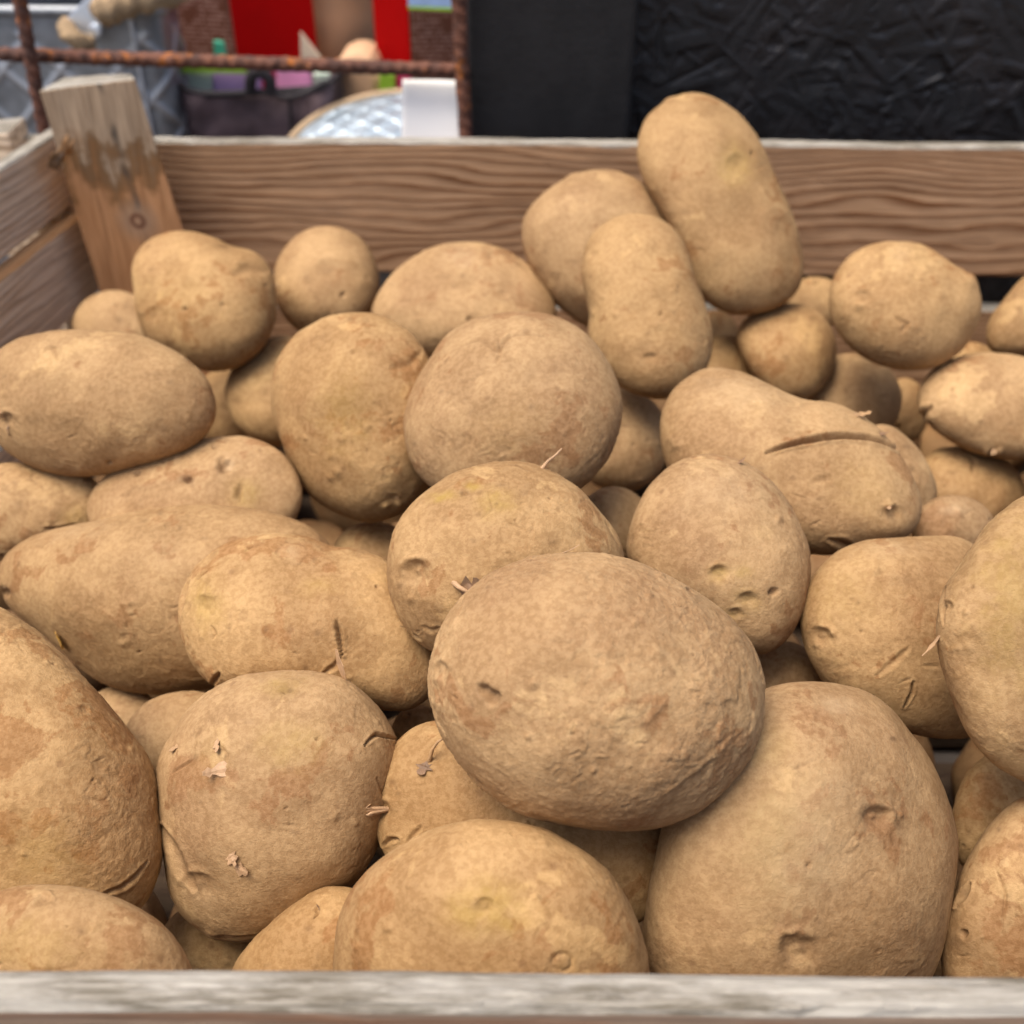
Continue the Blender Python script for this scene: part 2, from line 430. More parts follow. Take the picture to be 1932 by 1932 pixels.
def post_material():
    t = NT('corner_post_wood')
    v, rnd, ob = objvec(t, 0.0)
    sx = t.n('SeparateXYZ', {0: ob})
    # local z is up the post, origin on the rim line; resin streaks run upwards
    st = t.noise(t.mapping(ob, scale=(1, 1, 0.10), loc=(0.4, 0, 0)), 150, 5, 0.6, 0.6)
    fib = t.noise(t.mapping(ob, scale=(1, 1, 0.05)), 600, 5, 0.6)
    grey = t.mix(t.rng(fib, 0.3, 0.7), (0.28, 0.195, 0.122), (0.46, 0.34, 0.225))
    warm = t.mix(t.rng(fib, 0.3, 0.7), (0.36, 0.172, 0.072), (0.58, 0.305, 0.142))
    zone = t.math('ADD', sx.outputs[2], t.math('ADD', t.math('MULTIPLY', t.math('SUBTRACT', st, 0.5), 0.05), t.math('MULTIPLY', t.math('SUBTRACT', t.noise(ob, 70, 4, 0.6), 0.5), 0.06)))
    c = t.mix(t.rng(zone, -0.012, 0.004), warm, grey)
    ring = t.math('MULTIPLY', t.rng(zone, -0.020, -0.006), t.rng(zone, 0.000, 0.008, 1, 0))
    c = t.mix(t.math('MULTIPLY', ring, 0.72), c, (0.145, 0.068, 0.020))
    # dark crack running down the face
    xx = t.math('ADD', sx.outputs[0], t.math('MULTIPLY', sx.outputs[2], 0.10))
    xx = t.math('ADD', xx, t.math('MULTIPLY', t.math('SUBTRACT', t.noise(ob, 60, 3), 0.5), 0.006))
    ck = t.rng(t.math('ABSOLUTE', t.math('SUBTRACT', xx, 0.0005)), 0.0004, 0.0024, 1, 0)
    ck = t.math('MULTIPLY', ck, t.rng(t.noise(t.mapping(ob, loc=(1, 1, 1.63)), 38, 2), 0.45, 0.58))
    c = t.mix(t.math('MULTIPLY', ck, 0.85), c, (0.05, 0.045, 0.04))
    # knot
    dx = t.math('SUBTRACT', sx.outputs[0], 0.0015); dz = t.math('ADD', sx.outputs[2], 0.0290)
    r = t.math('SQRT', t.math('ADD', t.math('MULTIPLY', dx, dx), t.math('MULTIPLY', dz, dz)))
    halo = t.rng(r, 0.004, 0.013, 1, 0)
    c = t.mix(t.math('MULTIPLY', halo, 0.6), c, (0.36, 0.25, 0.165))
    kn = t.rng(t.math('ABSOLUTE', t.math('SUBTRACT', r, 0.0027)), 0.0002, 0.0018, 1, 0)
    c = t.mix(t.math('MULTIPLY', kn, 0.85), c, (0.13, 0.045, 0.025))
    return t.fin(c, 0.8, t.bump(t.math('ADD', fib, st), 0.7, 0.0008), Specular_IOR_Level=0.2)
MAT['post'] = post_material()

def crate_post(front, depth_vec, zbot, name='corner_post', mat=None, parent=crate, depth_r=None):
    return _crate_post(front, depth_vec, depth_r if depth_r is not None else depth_vec, zbot, name, mat, parent)

def _crate_post(front, depth_vec, depth_r, zbot, name='corner_post', mat=None, parent=crate):
    """front: TL, TR, BR, BL of the front face"""
    TL, TR, BR, BL = [np.array(p) for p in front]
    nz, nx = 40, 14
    dv = np.array(depth_vec); dr_ = np.array(depth_r)
    org = (TL+TR+BL+BR)/4; org[2] = 0
    layers = []
    for k, (off) in enumerate((0, 1)):
        for i in range(nz):
            v = i/(nz-1)
            for j in range(nx):
                u = j/(nx-1)
                p = (TL*(1-u)+TR*u)*(1-v)+(BL*(1-u)+BR*u)*v + (dv*(1-u)+dr_*u)*off
                layers.append(p-org)
    q = np.array(layers)
    nn = fbm(q*np.array([60, 60, 14])+5, 3)
    q[:, 0] += nn*0.0006; q[:, 1] += fbm(q*np.array([120, 120, 18])+9, 3)*0.0009
    q[:, 2] += np.where(q[:, 2] > 0.02, fbm(q*150+3, 2)*0.0006, 0)
    idx = lambda k, i, j: k*nz*nx+i*nx+j
    fs, mi = [], []
    for i in range(nz-1):
        for j in range(nx-1):
            fs.append((idx(0, i, j), idx(0, i+1, j), idx(0, i+1, j+1), idx(0, i, j+1))); mi.append(0)
            fs.append((idx(1, i, j), idx(1, i, j+1), idx(1, i+1, j+1), idx(1, i+1, j))); mi.append(0)
        fs.append((idx(0, i, 0), idx(1, i, 0), idx(1, i+1, 0), idx(0, i+1, 0))); mi.append(0)
        fs.append((idx(0, i, nx-1), idx(0, i+1, nx-1), idx(1, i+1, nx-1), idx(1, i, nx-1))); mi.append(0)
    for j in range(nx-1):
        fs.append((idx(0, 0, j), idx(0, 0, j+1), idx(1, 0, j+1), idx(1, 0, j))); mi.append(1)
        fs.append((idx(0, nz-1, j), idx(1, nz-1, j), idx(1, nz-1, j+1), idx(0, nz-1, j+1))); mi.append(0)
    o = mesh_obj(name, q, fs, [mat or MAT['post'], MAT['bleached']], parent, smooth=False, loc=tuple(org))
    if len(o.data.polygons) == len(mi): o.data.polygons.foreach_set('material_index', mi)
    m = o.modifiers.new('b', 'BEVEL'); m.width = 0.0007; m.segments = 2; m.limit_method = 'ANGLE'; m.angle_limit = 0.9
    return o
YP = 0.458
TL = at_y(73, 171, YP); TR = at_y(256, 148, YP)
def down(px0, px1, Y, z):                                  # follow a seen edge down to height z
    A = at_y(*px0, Y); B = at_y(*px1, Y); s = (z-A[2])/(B[2]-A[2]); return A+(B-A)*s
BL = down((73, 171), (186, 545), YP, -0.149); BR = down((256, 148), (347, 440), YP, -0.149)
DL = at_z(128, 142, TL[2])-TL; DR = at_z(246, 138, TR[2])-TR
DL = DL*min(1, 0.024/DL[1]); DR = DR*min(1, 0.024/DR[1])
crate_post([TL, TR, BR, BL], DL, -0.149, depth_r=DR)
def simple_post(x0, x1, y0, y1):
    crate_post([(x0, y0, 0.035), (x1, y0, 0.035), (x1, y0, -0.149), (x0, y0, -0.149)], (0, y1-y0, 0), -0.149, mat=MAT['board_left'])
simple_post(XR-0.045, XR-0.001, YB-0.026, YB-0.001)
simple_post(XR-0.045, XR-0.001, YF+0.001, YF+0.024)

# splinter on the post's left edge
def strip(name, pts, widths, mat, parent=None, thick=0.0003, side=None, loc=None):
    """thin ribbon with real thickness through pts (world)"""
    pts = np.array(pts); n = len(pts)
    org = pts.mean(0) if loc is None else np.array(loc)
    t = np.gradient(pts, axis=0); t /= np.linalg.norm(t, axis=1)[:, None]
    side = np.array(side); up = np.cross(t, side); up /= np.linalg.norm(up, axis=1)[:, None]
    sd_ = np.cross(up, t)
    co = []
    for i in range(n):
        for (a_, b_) in ((-1, 0), (-0.5, 0.03), (0, 0.07), (0.5, 0.02), (1, 0.05)):
            co.append(pts[i]+sd_[i]*a_*widths[i]/2+up[i]*(b_*widths[i]))
    for i in range(n):
        for (a_, b_) in ((-1, 0), (-0.5, 0.03), (0, 0.07), (0.5, 0.02), (1, 0.05)):
            co.append(pts[i]+sd_[i]*a_*widths[i]/2+up[i]*(b_*widths[i]-thick))
    co = np.array(co)-org; k = 5; m = n*k; fs = []
    for i in range(n-1):
        for j in range(k-1):
            a0 = i*k+j
            fs.append((a0, a0+1, a0+k+1, a0+k)); fs.append((m+a0, m+a0+k, m+a0+k+1, m+a0+1))
        fs.append((i*k, i*k+k, m+i*k+k, m+i*k)); fs.append((i*k+k-1, m+i*k+k-1, m+i*k+2*k-1, i*k+2*k-1))
    for j in range(k-1):
        fs.append((j, m+j, m+j+1, j+1)); e = (n-1)*k+j; fs.append((e, e+1, m+e+1, m+e))
    return mesh_obj(name, co, fs, mat, parent, smooth=True, loc=tuple(org))
sp = [at_y(112, 300, YP-0.002), at_y(118, 285, YP-0.004), at_y(123, 270, YP-0.006), at_y(128, 255, YP-0.006)]
strip('splinter', sp, [0.004, 0.003, 0.002, 0.0006], MAT['fresh'], crate, side=(1, 0, 0))
sp = [at_y(128, 290, YP-0.002), at_y(134, 275, YP-0.005), at_y(140, 262, YP-0.006)]
strip('splinter', sp, [0.003, 0.002, 0.0005], MAT['fresh'], crate, side=(1, 0, 0))
sp = [at_y(100, 318, YP-0.0005), at_y(106, 296, YP-0.003), at_y(120, 283, YP-0.004)]
strip('splinter', sp, [0.005, 0.005, 0.002], MAT['post'], crate, side=(1, 0, 0))
# post of the neighbouring crate peeping over the rim at far left
p = at_y(8, 262, 0.50)
nb = mesh_obj('tmp', [(0, 0, 0)], [], None); bpy.data.objects.remove(nb)
nc = crate_post([at_y(-45, 255, 0.47), at_y(15, 250, 0.47), at_y(38, 318, 0.47)*np.array([1, 1, 0])+np.array([0.004, 0, TABLE_Z]), at_y(-45, 318, 0.47)*np.array([1, 1, 0])+np.array([0.0, 0, TABLE_Z])], (0, 0.02, 0.0015), TABLE_Z, name='wooden_stake', mat=MAT['board_left'], parent=None)
tag(nc, 'short weathered wooden stake end peeping over the crate at the far left edge', 'stake')

# ------------------------------------------------------------------ potatoes
def ell(cx, cy, rx, ry, ang=0, n=16):
    a = math.radians(ang); out_ = []
    for i in range(n):
        t = 2*math.pi*i/n; x, y = rx*math.cos(t), ry*math.sin(t)
        out_.append((cx+x*math.cos(a)-y*math.sin(a), cy+x*math.sin(a)+y*math.cos(a)))
    return out_

# id: (outline, height of centre relative to rim, thickness factor, rough, marks, label)
# marks: ('eye',x,y,r,depth) ('hole',x,y,r) ('yel'|'brn'|'pal',x,y,rx,ry,amount) ('crack',[(x,y)..],width,depth) ('bump',x,y,r,h) ('ring',x,y,r)
P = {}
P[15] = ([(920,1543),(1000,1555),(1080,1595),(1150,1650),(1195,1730),(1220,1830),(1215,1920),(1150,1990),(1000,2030),(850,2030),(700,1980),(640,1900),(626,1800),(640,1720),(680,1650),(750,1595),(830,1555)], -.043, .80, .1,
  [('yel',918,1720,58,44,.62),('brn',915,1716,16,9,.5),('eye',915,1718,20,.0007),('ring',1048,1814,17),('pal',910,1770,50,20,.12),('bump',830,1700,12,.0002),('brn',800,1690,60,60,.08),('crack',[(752,1592),(790,1580)],5,.0006)],
  'rounded potato with a big yellow-green eye at front, cut off by the front rim')
P[14] = ([(100,1670),(180,1680),(250,1710),(310,1750),(350,1810),(365,1870),(340,1950),(250,2010),(100,2030),(-40,2010),(-110,1930),(-110,1800),(-60,1710),(20,1675)], -.045, .80, .1,
  [('eye',85,1703,18,.0008),('bump',95,1712,8,.0004),('brn',100,1705,26,14,.2),('yel',60,1790,110,40,.25)],
  'smooth potato in the bottom left corner behind the front rim')
P[16] = ([(640,1668),(560,1700),(500,1750),(445,1815),(425,1880),(450,1950),(560,1990),(690,1970),(740,1880),(730,1760),(695,1690)], -.052, .80, .3,
  [('crack',[(604,1712),(596,1720),(600,1728),(592,1738)],4,.0010)],
  'orange-tinged potato low at the front rim with one small dark nick')
P[1] = ([(1100,1038),(1180,1050),(1260,1085),(1340,1130),(1400,1185),(1435,1260),(1437,1350),(1410,1430),(1350,1500),(1270,1548),(1180,1560),(1080,1550),(980,1525),(900,1470),(845,1400),(818,1330),(812,1260),(830,1190),(875,1120),(940,1070),(1020,1045)], -.012, .80, 1.0,
  [('hole',935,1303,15),('hole',950,1315,13),('brn',942,1309,28,18,.55),('brn',1298,1115,6,5,.9),('hole',1298,1115,5),('crack',[(1235,1078),(1262,1092),(1290,1108)],5,.0006),('bump',1245,1090,8,.0004),('brn',913,1466,6,5,.7),('eye',845,1265,20,.0008),('crack',[(838,1295),(846,1330),(840,1362)],5,.0007),('bump',842,1280,10,.0006),('bump',1150,1240,16,.0004),('bump',1230,1240,14,.0005),('crack',[(1240,1475),(1290,1440),(1340,1400),(1380,1370)],9,-.0003),('bump',1020,1290,7,.0004),('bump',1100,1105,12,.0004)],
  'largest rough-skinned broad oval potato in the centre, with a dark pit')
P[18] = ([(1530,1277),(1600,1285),(1670,1310),(1720,1370),(1765,1440),(1795,1510),(1812,1600),(1803,1690),(1785,1780),(1740,1870),(1650,1940),(1500,1970),(1350,1950),(1250,1890),(1222,1830),(1225,1730),(1240,1640),(1255,1560),(1280,1480),(1325,1400),(1390,1325),(1460,1288)], -.040, .78, .25,
  [('eye',1645,1548,26,.0020),('brn',1640,1550,22,26,.5),('bump',1672,1548,18,.0006),('bump',1690,1545,4,.0004),('eye',1508,1775,36,.0014),('brn',1505,1772,40,36,.45),('yel',1475,1590,60,95,.42),('pal',1573,1347,30,20,.35),('pal',1505,1610,75,95,.38),('pal',1540,1520,55,45,.22),('brn',1540,1630,50,60,.12),('yel',1460,1440,30,40,.25),('brn',1675,1405,6,5,.8)],
  'huge upright oval potato at lower right with yellow patch and two brown dimples')
P[22] = ([(1932,1495),(1880,1540),(1830,1610),(1800,1680),(1777,1760),(1778,1830),(1800,1900),(1880,1960),(2000,1970),(2090,1900),(2110,1750),(2070,1580),(2000,1500)], -.043, .80, .3,
  [('crack',[(1832,1670),(1822,1690),(1806,1712)],9,.0015),('brn',1822,1690,10,16,.6),('hole',1826,1760,9),('brn',1812,1775,24,20,.45),('crack',[(1880,1640),(1900,1690),(1895,1760)],4,.0005)],
  'potato at the lower right edge with a dark torn scar on its left side')
P[17] = ([(810,1352),(900,1375),(1020,1430),(1150,1480),(1240,1530),(1262,1600),(1245,1690),(1205,1738),(1080,1745),(900,1710),(790,1670),(718,1600),(700,1520),(708,1450),(745,1395)], -.055, .62, .3,
  [('eye',718,1525,24,.0012),('brn',716,1532,18,16,.35),('crack',[(724,1596),(740,1584),(758,1583)],6,.0012),('crack',[(775,1590),(800,1560)],7,.0006),('brn',800,1440,9,14,.1)],
  'long half buried potato under the central big one, root tuft on its left end')
P[12] = ([(530,1262),(600,1265),(660,1282),(710,1330),(748,1390),(745,1480),(715,1580),(670,1660),(600,1712),(520,1758),(440,1775),(380,1755),(335,1710),(312,1620),(296,1510),(298,1440),(330,1370),(370,1320),(430,1280)], -.030, .80, .35,
  [('eye',545,1305,18,.0008),('yel',530,1304,34,18,.5),('brn',545,1308,5,5,.7),('yel',550,1412,50,42,.42),('crack',[(676,1414),(690,1399),(702,1391),(722,1394),(746,1396)],5,.0013),('crack',[(440,1292),(420,1308),(400,1322)],5,.0006),('eye',382,1660,30,.0009),('brn',385,1664,24,10,.2),('crack',[(312,1560),(340,1600),(355,1640),(372,1668)],14,.0010),('pal',390,1690,30,20,.15),('crack',[(378,1410),(372,1440),(350,1452),(335,1462)],4,.0006),('crack',[(415,1405),(435,1430),(432,1450)],4,.0006),('yel',408,1430,32,36,.16),('crack',[(400,1752),(440,1757),(500,1752)],6,.0006),('brn',420,1490,28,18,.14),('bump',408,1750,14,.0006),('crack',[(700,1470),(715,1500),(725,1460)],5,.0004)],
  'large knobbly potato at lower left with peeling skin flakes')
P[19] = ([(1940,928),(1870,980),(1820,1050),(1785,1110),(1770,1180),(1780,1260),(1810,1340),(1850,1410),(1900,1450),(1990,1480),(2090,1400),(2140,1250),(2120,1080),(2040,950),(1990,920)], -.008, .80, .3,
  [('yel',1915,1130,60,130,.45),('bump',1848,1055,12,.0005),('bump',1850,1190,16,.0004),('bump',1832,1160,6,.0006),('eye',1795,1145,12,.0008),('crack',[(1788,1110),(1783,1140),(1790,1180)],6,.0007),('bump',1835,1220,10,.0004)],
  'big pale yellowish potato cut off by the right edge of the frame')
P[13] = ([(0,1130),(60,1170),(125,1232),(190,1305),(250,1380),(290,1440),(304,1540),(298,1640),(270,1700),(200,1745),(100,1760),(-50,1740),(-170,1640),(-210,1480),(-190,1300),(-120,1170),(-50,1120)], -.030, .78, .8,
  [('crack',[(262,1618),(238,1644),(215,1660),(175,1672)],7,.0008),('bump',140,1412,14,.0003),('bump',155,1425,10,.0003),('eye',152,1345,12,.0006),('yel',70,1600,60,50,.25),('brn',60,1440,70,50,.08)],
  'huge elongated rough potato filling the left edge of the lower half')
P[23] = ([(1865,1423),(1932,1440),(1990,1500),(1990,1600),(1900,1650),(1825,1640),(1795,1580),(1805,1500),(1830,1450)], -.062, .75, .2, [],
  'shaded potato deep between the huge oval one and the right edge')
P[3] = ([(1300,858),(1340,852),(1385,858),(1425,878),(1465,915),(1500,970),(1525,1040),(1523,1110),(1500,1175),(1440,1228),(1400,1225),(1330,1190),(1260,1140),(1210,1100),(1182,1050),(1185,1000),(1212,932),(1255,880)], -.020, .80, .4,
  [('eye',1357,1077,18,.0014),('yel',1358,1078,16,14,.7),('yel',1395,1075,20,12,.5),('eye',1408,1122,16,.0012),('yel',1408,1124,20,18,.6),('hole',1452,1112,8),('brn',1452,1110,14,8,.4),('eye',1386,1148,13,.0009),('yel',1388,1148,18,10,.4),('brn',1408,1110,16,6,.35),('brn',1432,1120,24,4,.3),('pal',1350,930,60,40,.2),('brn',1280,960,60,30,.12),('crack',[(1300,868),(1340,862),(1390,872)],4,.0005),('bump',1465,982,7,.0006),('brn',1440,1210,40,14,.25)],
  'egg-shaped potato right of centre with a cluster of greenish eyes low down')
P[2] = ([(965,868),(1030,880),(1080,910),(1130,960),(1165,1010),(1180,1060),(1160,1110),(1090,1160),(1000,1205),(900,1232),(820,1228),(765,1180),(735,1110),(732,1050),(755,980),(800,930),(890,880)], -.015, .80, .5,
  [('eye',795,1078,30,.0020),('pal',795,1095,24,8,.14),('brn',800,1072,20,10,.22),('yel',842,942,22,9,.85),('yel',895,922,16,8,.8),('hole',879,936,6),('brn',879,936,9,6,.5),('yel',937,955,28,22,.55),('brn',937,956,3,3,.6),('crack',[(786,1192),(800,1203)],4,.0008),('crack',[(806,1176),(822,1182),(836,1176)],7,.0005),('bump',785,1125,7,.0005),('crack',[(950,985),(1000,1010)],4,.0004),('brn',920,1000,40,20,.12),('crack',[(1140,985),(1165,1030)],6,.0004)],
  'rounded potato just above the central big one, yellow scratches on its top')
P[20] = ([(1680,1014),(1620,1020),(1570,1045),(1530,1090),(1510,1150),(1520,1220),(1550,1280),(1620,1340),(1700,1375),(1790,1390),(1850,1380),(1890,1300),(1895,1150),(1870,1060),(1820,1014),(1750,1010)], -.030, .75, .2,
  [('crack',[(1723,1278),(1720,1300),(1706,1328)],3.5,.0020),('crack',[(1719,1218),(1690,1245),(1658,1272)],8,.0004),('crack',[(1740,1252),(1775,1253)],5,.0004),('eye',1556,1200,22,.0013),('brn',1556,1204,20,14,.25),('bump',1548,1214,7,.0007),('bump',1578,1195,5,.0006),('bump',1656,1086,7,.0009),('brn',1704,1098,20,10,.25),('yel',1600,1130,60,50,.22),('pal',1690,1040,40,16,.25)],
  'pear-like potato at right with a black split near its underside')
P[11] = ([(510,1004),(570,1007),(640,1030),(700,1035),(745,1070),(780,1130),(812,1195),(830,1260),(800,1320),(745,1340),(690,1325),(620,1305),(540,1300),(470,1300),(405,1290),(360,1240),(340,1180),(338,1130),(365,1070),(410,1030),(460,1010)], -.022, .72, .4,
  [('ring',552,1042,24),('pal',548,1040,16,14,.3),('eye',398,1140,22,.0009),('yel',394,1140,28,40,.5),('crack',[(631,1172),(637,1195),(641,1232)],6,.0022),('crack',[(641,1232),(628,1252),(604,1268)],7,.0008),('crack',[(420,1266),(414,1276),(404,1290)],7,.0014),('crack',[(463,1046),(472,1036),(490,1030),(514,1024)],4,.0008),('crack',[(378,1096),(385,1085),(398,1076)],4,.0008),('crack',[(345,1160),(350,1125),(360,1100)],7,.0010),('crack',[(405,1180),(415,1195),(408,1205)],4,.0007),('yel',600,1110,30,16,.25),('eye',680,1038,22,.0007),('bump',660,1090,7,.0005)],
  'kidney-shaped potato left of centre with a ring scar on top')
P[21] = (ell(1477,1290,72,82,10), -.055, .75, .2, [('brn',1475,1365,8,8,.3)],
  'small potato peeking out between the egg-shaped, pear-like and huge oval ones at right')
P[54] = (ell(792,1388,56,58), -.060, .75, .2, [], 'sliver of a shaded potato beside the root-tufted one, below the kidney-shaped one')
P[53] = (ell(405,1800,110,105), -.085, .7, .2, [], 'dark shaded potato under the knobbly one, seen above the front rim')
P[25] = (ell(352,1402,120,100), -.062, .7, .2, [], 'shaded potato in the gap below the long one and left of the knobbly one')
P[26] = (ell(228,1380,85,88), -.095, .6, .1, [], 'very dark potato deep under the long left one')
P[10] = ([(400,953),(480,962),(550,980),(605,1012),(635,1070),(620,1150),(540,1230),(400,1295),(300,1306),(200,1290),(130,1240),(70,1190),(15,1150),(-12,1105),(-8,1060),(15,1030),(75,1003),(160,985),(250,965),(320,955)], -.025, .85, .6,
  [('hole',8,1118,11),('brn',8,1118,18,12,.6),('bump',256,1135,5,.0008),('bump',240,1138,3,.0008),('brn',285,1010,90,30,.14),('brn',250,1080,90,50,.10),('pal',150,1000,60,20,.2),('hole',259,1157,3),('crack',[(70,1030),(90,1040)],5,.0005),('pal',320,1060,40,30,.12)],
  'long sausage-like potato lying across the left side, rough and rusty')
P[5] = ([(960,586),(1040,592),(1110,630),(1150,690),(1170,760),(1155,840),(1100,910),(1020,945),(900,945),(812,918),(775,870),(760,810),(768,750),(800,690),(850,620),(900,595)], -.008, .82, .5,
  [('crack',[(880,655),(905,646),(925,655),(940,668),(955,650),(965,640),(990,638),(1030,644)],6,.0008),('crack',[(940,640),(946,670),(938,690)],5,.0006),('brn',1020,705,50,30,.20),('brn',905,775,40,35,.15),('yel',950,800,60,40,.12)],
  'big rounded wrinkled potato in the centre of the heap')
P[6] = ([(670,590),(740,605),(790,645),(812,690),(822,760),(818,850),(800,930),(750,970),(700,985),(640,970),(580,930),(540,860),(520,800),(510,740),(525,670),(570,620),(620,597)], -.020, .80, .4,
  [('yel',650,780,40,60,.3),('eye',735,928,12,.0005),('bump',725,944,6,.0009),('bump',748,942,6,.0009),('bump',640,885,8,.0006),('bump',625,895,6,.0005),('brn',730,700,60,40,.12),('crack',[(790,668),(770,690),(735,700)],12,.0007)],
  'heart-bulged potato touching the wrinkled one on its left')
P[8] = ([(440,822),(500,832),(545,870),(570,930),(560,975),(500,1010),(400,1040),(280,1045),(195,1020),(163,975),(165,935),(200,895),(270,860),(350,835),(400,824)], -.030, .70, .4,
  [('hole',424,882,15),('pal',430,878,8,7,.75),('brn',416,888,10,8,.7),('hole',354,907,9),('brn',354,907,12,8,.95),('hole',260,894,6),('brn',260,894,8,5,.5),('hole',405,845,5),('brn',405,845,6,4,.5),('crack',[(452,915),(446,930),(448,945)],8,.0012),('yel',460,930,26,24,.5),('crack',[(240,930),(300,910)],12,-.0006),('bump',265,945,12,.0005)],
  'potato with a pale-filled hole and dark wormholes, at left')
P[4] = ([(1340,686),(1390,695),(1450,722),(1520,753),(1580,762),(1640,795),(1690,850),(1722,910),(1733,970),(1700,1010),(1640,1022),(1580,1042),(1520,1040),(1440,1015),(1350,985),(1290,940),(1255,880),(1240,820),(1245,765),(1290,705)], -.020, .78, .3,
  [('crack',[(1447,856),(1475,845),(1510,835),(1545,829),(1583,826),(1630,829),(1665,838),(1690,850)],7,.0024),('eye',1670,962,20,.0011),('bump',1665,950,7,.0008),('brn',1672,968,7,12,.3),('brn',1337,723,20,14,.30),('bump',1527,798,18,-.0005),('crack',[(1560,1008),(1585,1018),(1605,1028)],11,.0010),('pal',1400,745,90,30,.22),('yel',1620,920,60,50,.18),('bump',1280,838,10,.0006),('brn',1280,832,12,10,.15),('crack',[(1530,905),(1560,900),(1545,896)],9,.0006),('brn',1660,820,10,20,.2)],
  'long kidney-shaped potato at right with a long curved slit across its top')
P[7] = ([(180,622),(260,632),(330,665),(385,710),(405,760),(395,810),(350,850),(270,880),(180,897),(100,893),(30,865),(-20,820),(-45,760),(-35,700),(0,655),(60,630),(120,622)], -.018, .85, .4,
  [('eye',16,790,18,.0015),('brn',18,792,16,14,.5),('crack',[(88,662),(104,660),(112,684)],5,.0008),('bump',10,785,5,.0008),('bump',24,800,4,.0007),('brn',120,740,90,40,.1)],
  'smooth long oval potato by the left edge with a dimpled brown stem end')
P[9] = ([(30,872),(100,885),(180,905),(205,945),(190,990),(110,1030),(30,1050),(-60,1050),(-110,990),(-85,920),(-20,880)], -.040, .75, .3,
  [('yel',135,978,24,18,.45),('crack',[(85,995),(110,998),(140,988)],6,.0010)],
  'potato at the left edge half hidden above the sausage-like one')
P[27] = (ell(705,1052,80,70), -.060, .7, .2, [], 'shaded potato below the heart-bulged one, in the dark gap')
P[28] = (ell(1158,990,72,72), -.045, .7, .2, [('brn',1165,940,40,15,.1)], 'small potato behind the scratched one and the egg-shaped one')
P[35] = ([(350,435),(400,445),(440,465),(480,473),(512,510),(522,570),(510,630),(460,685),(400,700),(340,680),(280,640),(258,590),(253,545),(250,490),(275,455),(310,438)], -.030, .85, .1,
  [('eye',292,590,16,.0006),('yel',345,560,50,40,.12),('crack',[(440,520),(470,505),(500,512)],16,.0007)],
  'smooth heart-shaped potato in front of the left corner post')
P[49] = (ell(1800,1000,80,66), -.040, .75, .2, [('bump',1808,967,8,.0007),('pal',1798,962,24,12,.35)], 'small potato with a pale nub, left of the big yellowish one at the right edge')
P[30] = ([(1185,400),(1240,405),(1280,440),(1310,520),(1335,590),(1342,650),(1320,710),(1260,748),(1200,740),(1140,700),(1112,645),(1112,595),(1100,540),(1097,490),(1115,440),(1145,412)], -.010, .85, .1,
  [('eye',1225,668,11,.0009),('brn',1228,665,8,6,.25),('eye',1122,480,8,.0004),('brn',1290,440,6,8,.35),('brn',1230,535,6,4,.2)],
  'upright bean-shaped potato leaning against the tallest one')
P[33] = ([(860,456),(920,458),(980,485),(1030,540),(1050,585),(1035,635),(960,670),(850,680),(770,655),(718,622),(700,590),(715,550),(750,505),(800,470)], -.030, .85, .1,
  [('pal',870,490,28,18,.28),('brn',868,490,17,11,.14),('ring',870,490,20),('eye',925,484,8,.0007),('brn',923,484,7,6,.4),('brn',976,500,6,5,.45),('eye',946,553,8,.0006),('crack',[(940,470),(975,490),(1000,520)],8,.0006)],
  'broad oval potato behind the wrinkled one, with a pale ring spot')
P[39] = ([(1690,455),(1750,465),(1800,500),(1840,525),(1852,570),(1830,640),(1780,685),(1710,697),(1640,680),(1590,640),(1565,580),(1570,530),(1600,485),(1640,462)], -.025, .85, .1,
  [('eye',1632,560,16,.0009),('bump',1626,575,9,.0011),('crack',[(1690,598),(1710,610),(1700,625)],6,.0006),('bump',1830,530,14,.0008),('pal',1700,480,16,24,.2)],
  'rounded potato near the back board at right with a small nub facing forward')
P[45] = ([(1830,667),(1932,672),(2000,700),(2040,770),(2010,850),(1932,866),(1860,858),(1790,830),(1745,790),(1728,750),(1750,705)], -.035, .82, .2,
  [('crack',[(1735,795),(1750,775),(1762,768)],8,.0014),('bump',1745,770,11,.0010),('bump',1762,788,9,.0010),('hole',1872,853,7),('bump',1862,850,6,.0009),('bump',1885,848,6,.0009)],
  'potato at the right edge with folded skin at its left tip')
P[47] = ([(1660,800),(1715,828),(1752,878),(1766,940),(1740,985),(1680,985),(1610,930),(1600,850)], -.042, .75, .1, [], 'potato mostly hidden behind the slit kidney-shaped one, at its right')
P[34] = (ell(616,531,100,106,8), -.035, .85, .1, [('eye',616,508,22,.0008),('brn',618,510,14,10,.28)], 'small round potato with a central eye, right of the heart-shaped one')
P[29] = (ell(1172,830,92,98), -.055, .75, .1, [], 'shaded potato in the hollow between the wrinkled one and the slit one')
P[37] = ([(558,634),(490,645),(442,690),(425,740),(440,790),(480,825),(540,838),(595,790),(605,700)], -.050, .8, .1, [('yel',540,690,30,30,.15)],
  'plain potato wedged between the heart-shaped one and the heart-bulged one')
P[38] = (ell(428,765,62,72), -.090, .6, .1, [], 'dark potato deep to the right of the long oval one')
P[32] = ([(1310,170),(1365,190),(1420,240),(1455,310),(1490,390),(1510,460),(1515,520),(1495,560),(1440,585),(1390,590),(1335,568),(1300,510),(1270,440),(1235,375),(1205,310),(1203,260),(1225,210),(1260,185)], .002, .85, .1,
  [('eye',1388,308,18,.0007),('yel',1388,310,28,34,.5),('brn',1388,306,8,8,.3),('brn',1366,287,9,8,.28),('brn',1355,260,14,6,.15),('brn',1465,575,20,12,.3),('bump',1262,188,10,.0008)],
  'tallest potato, standing upright at the top of the heap above the back board')
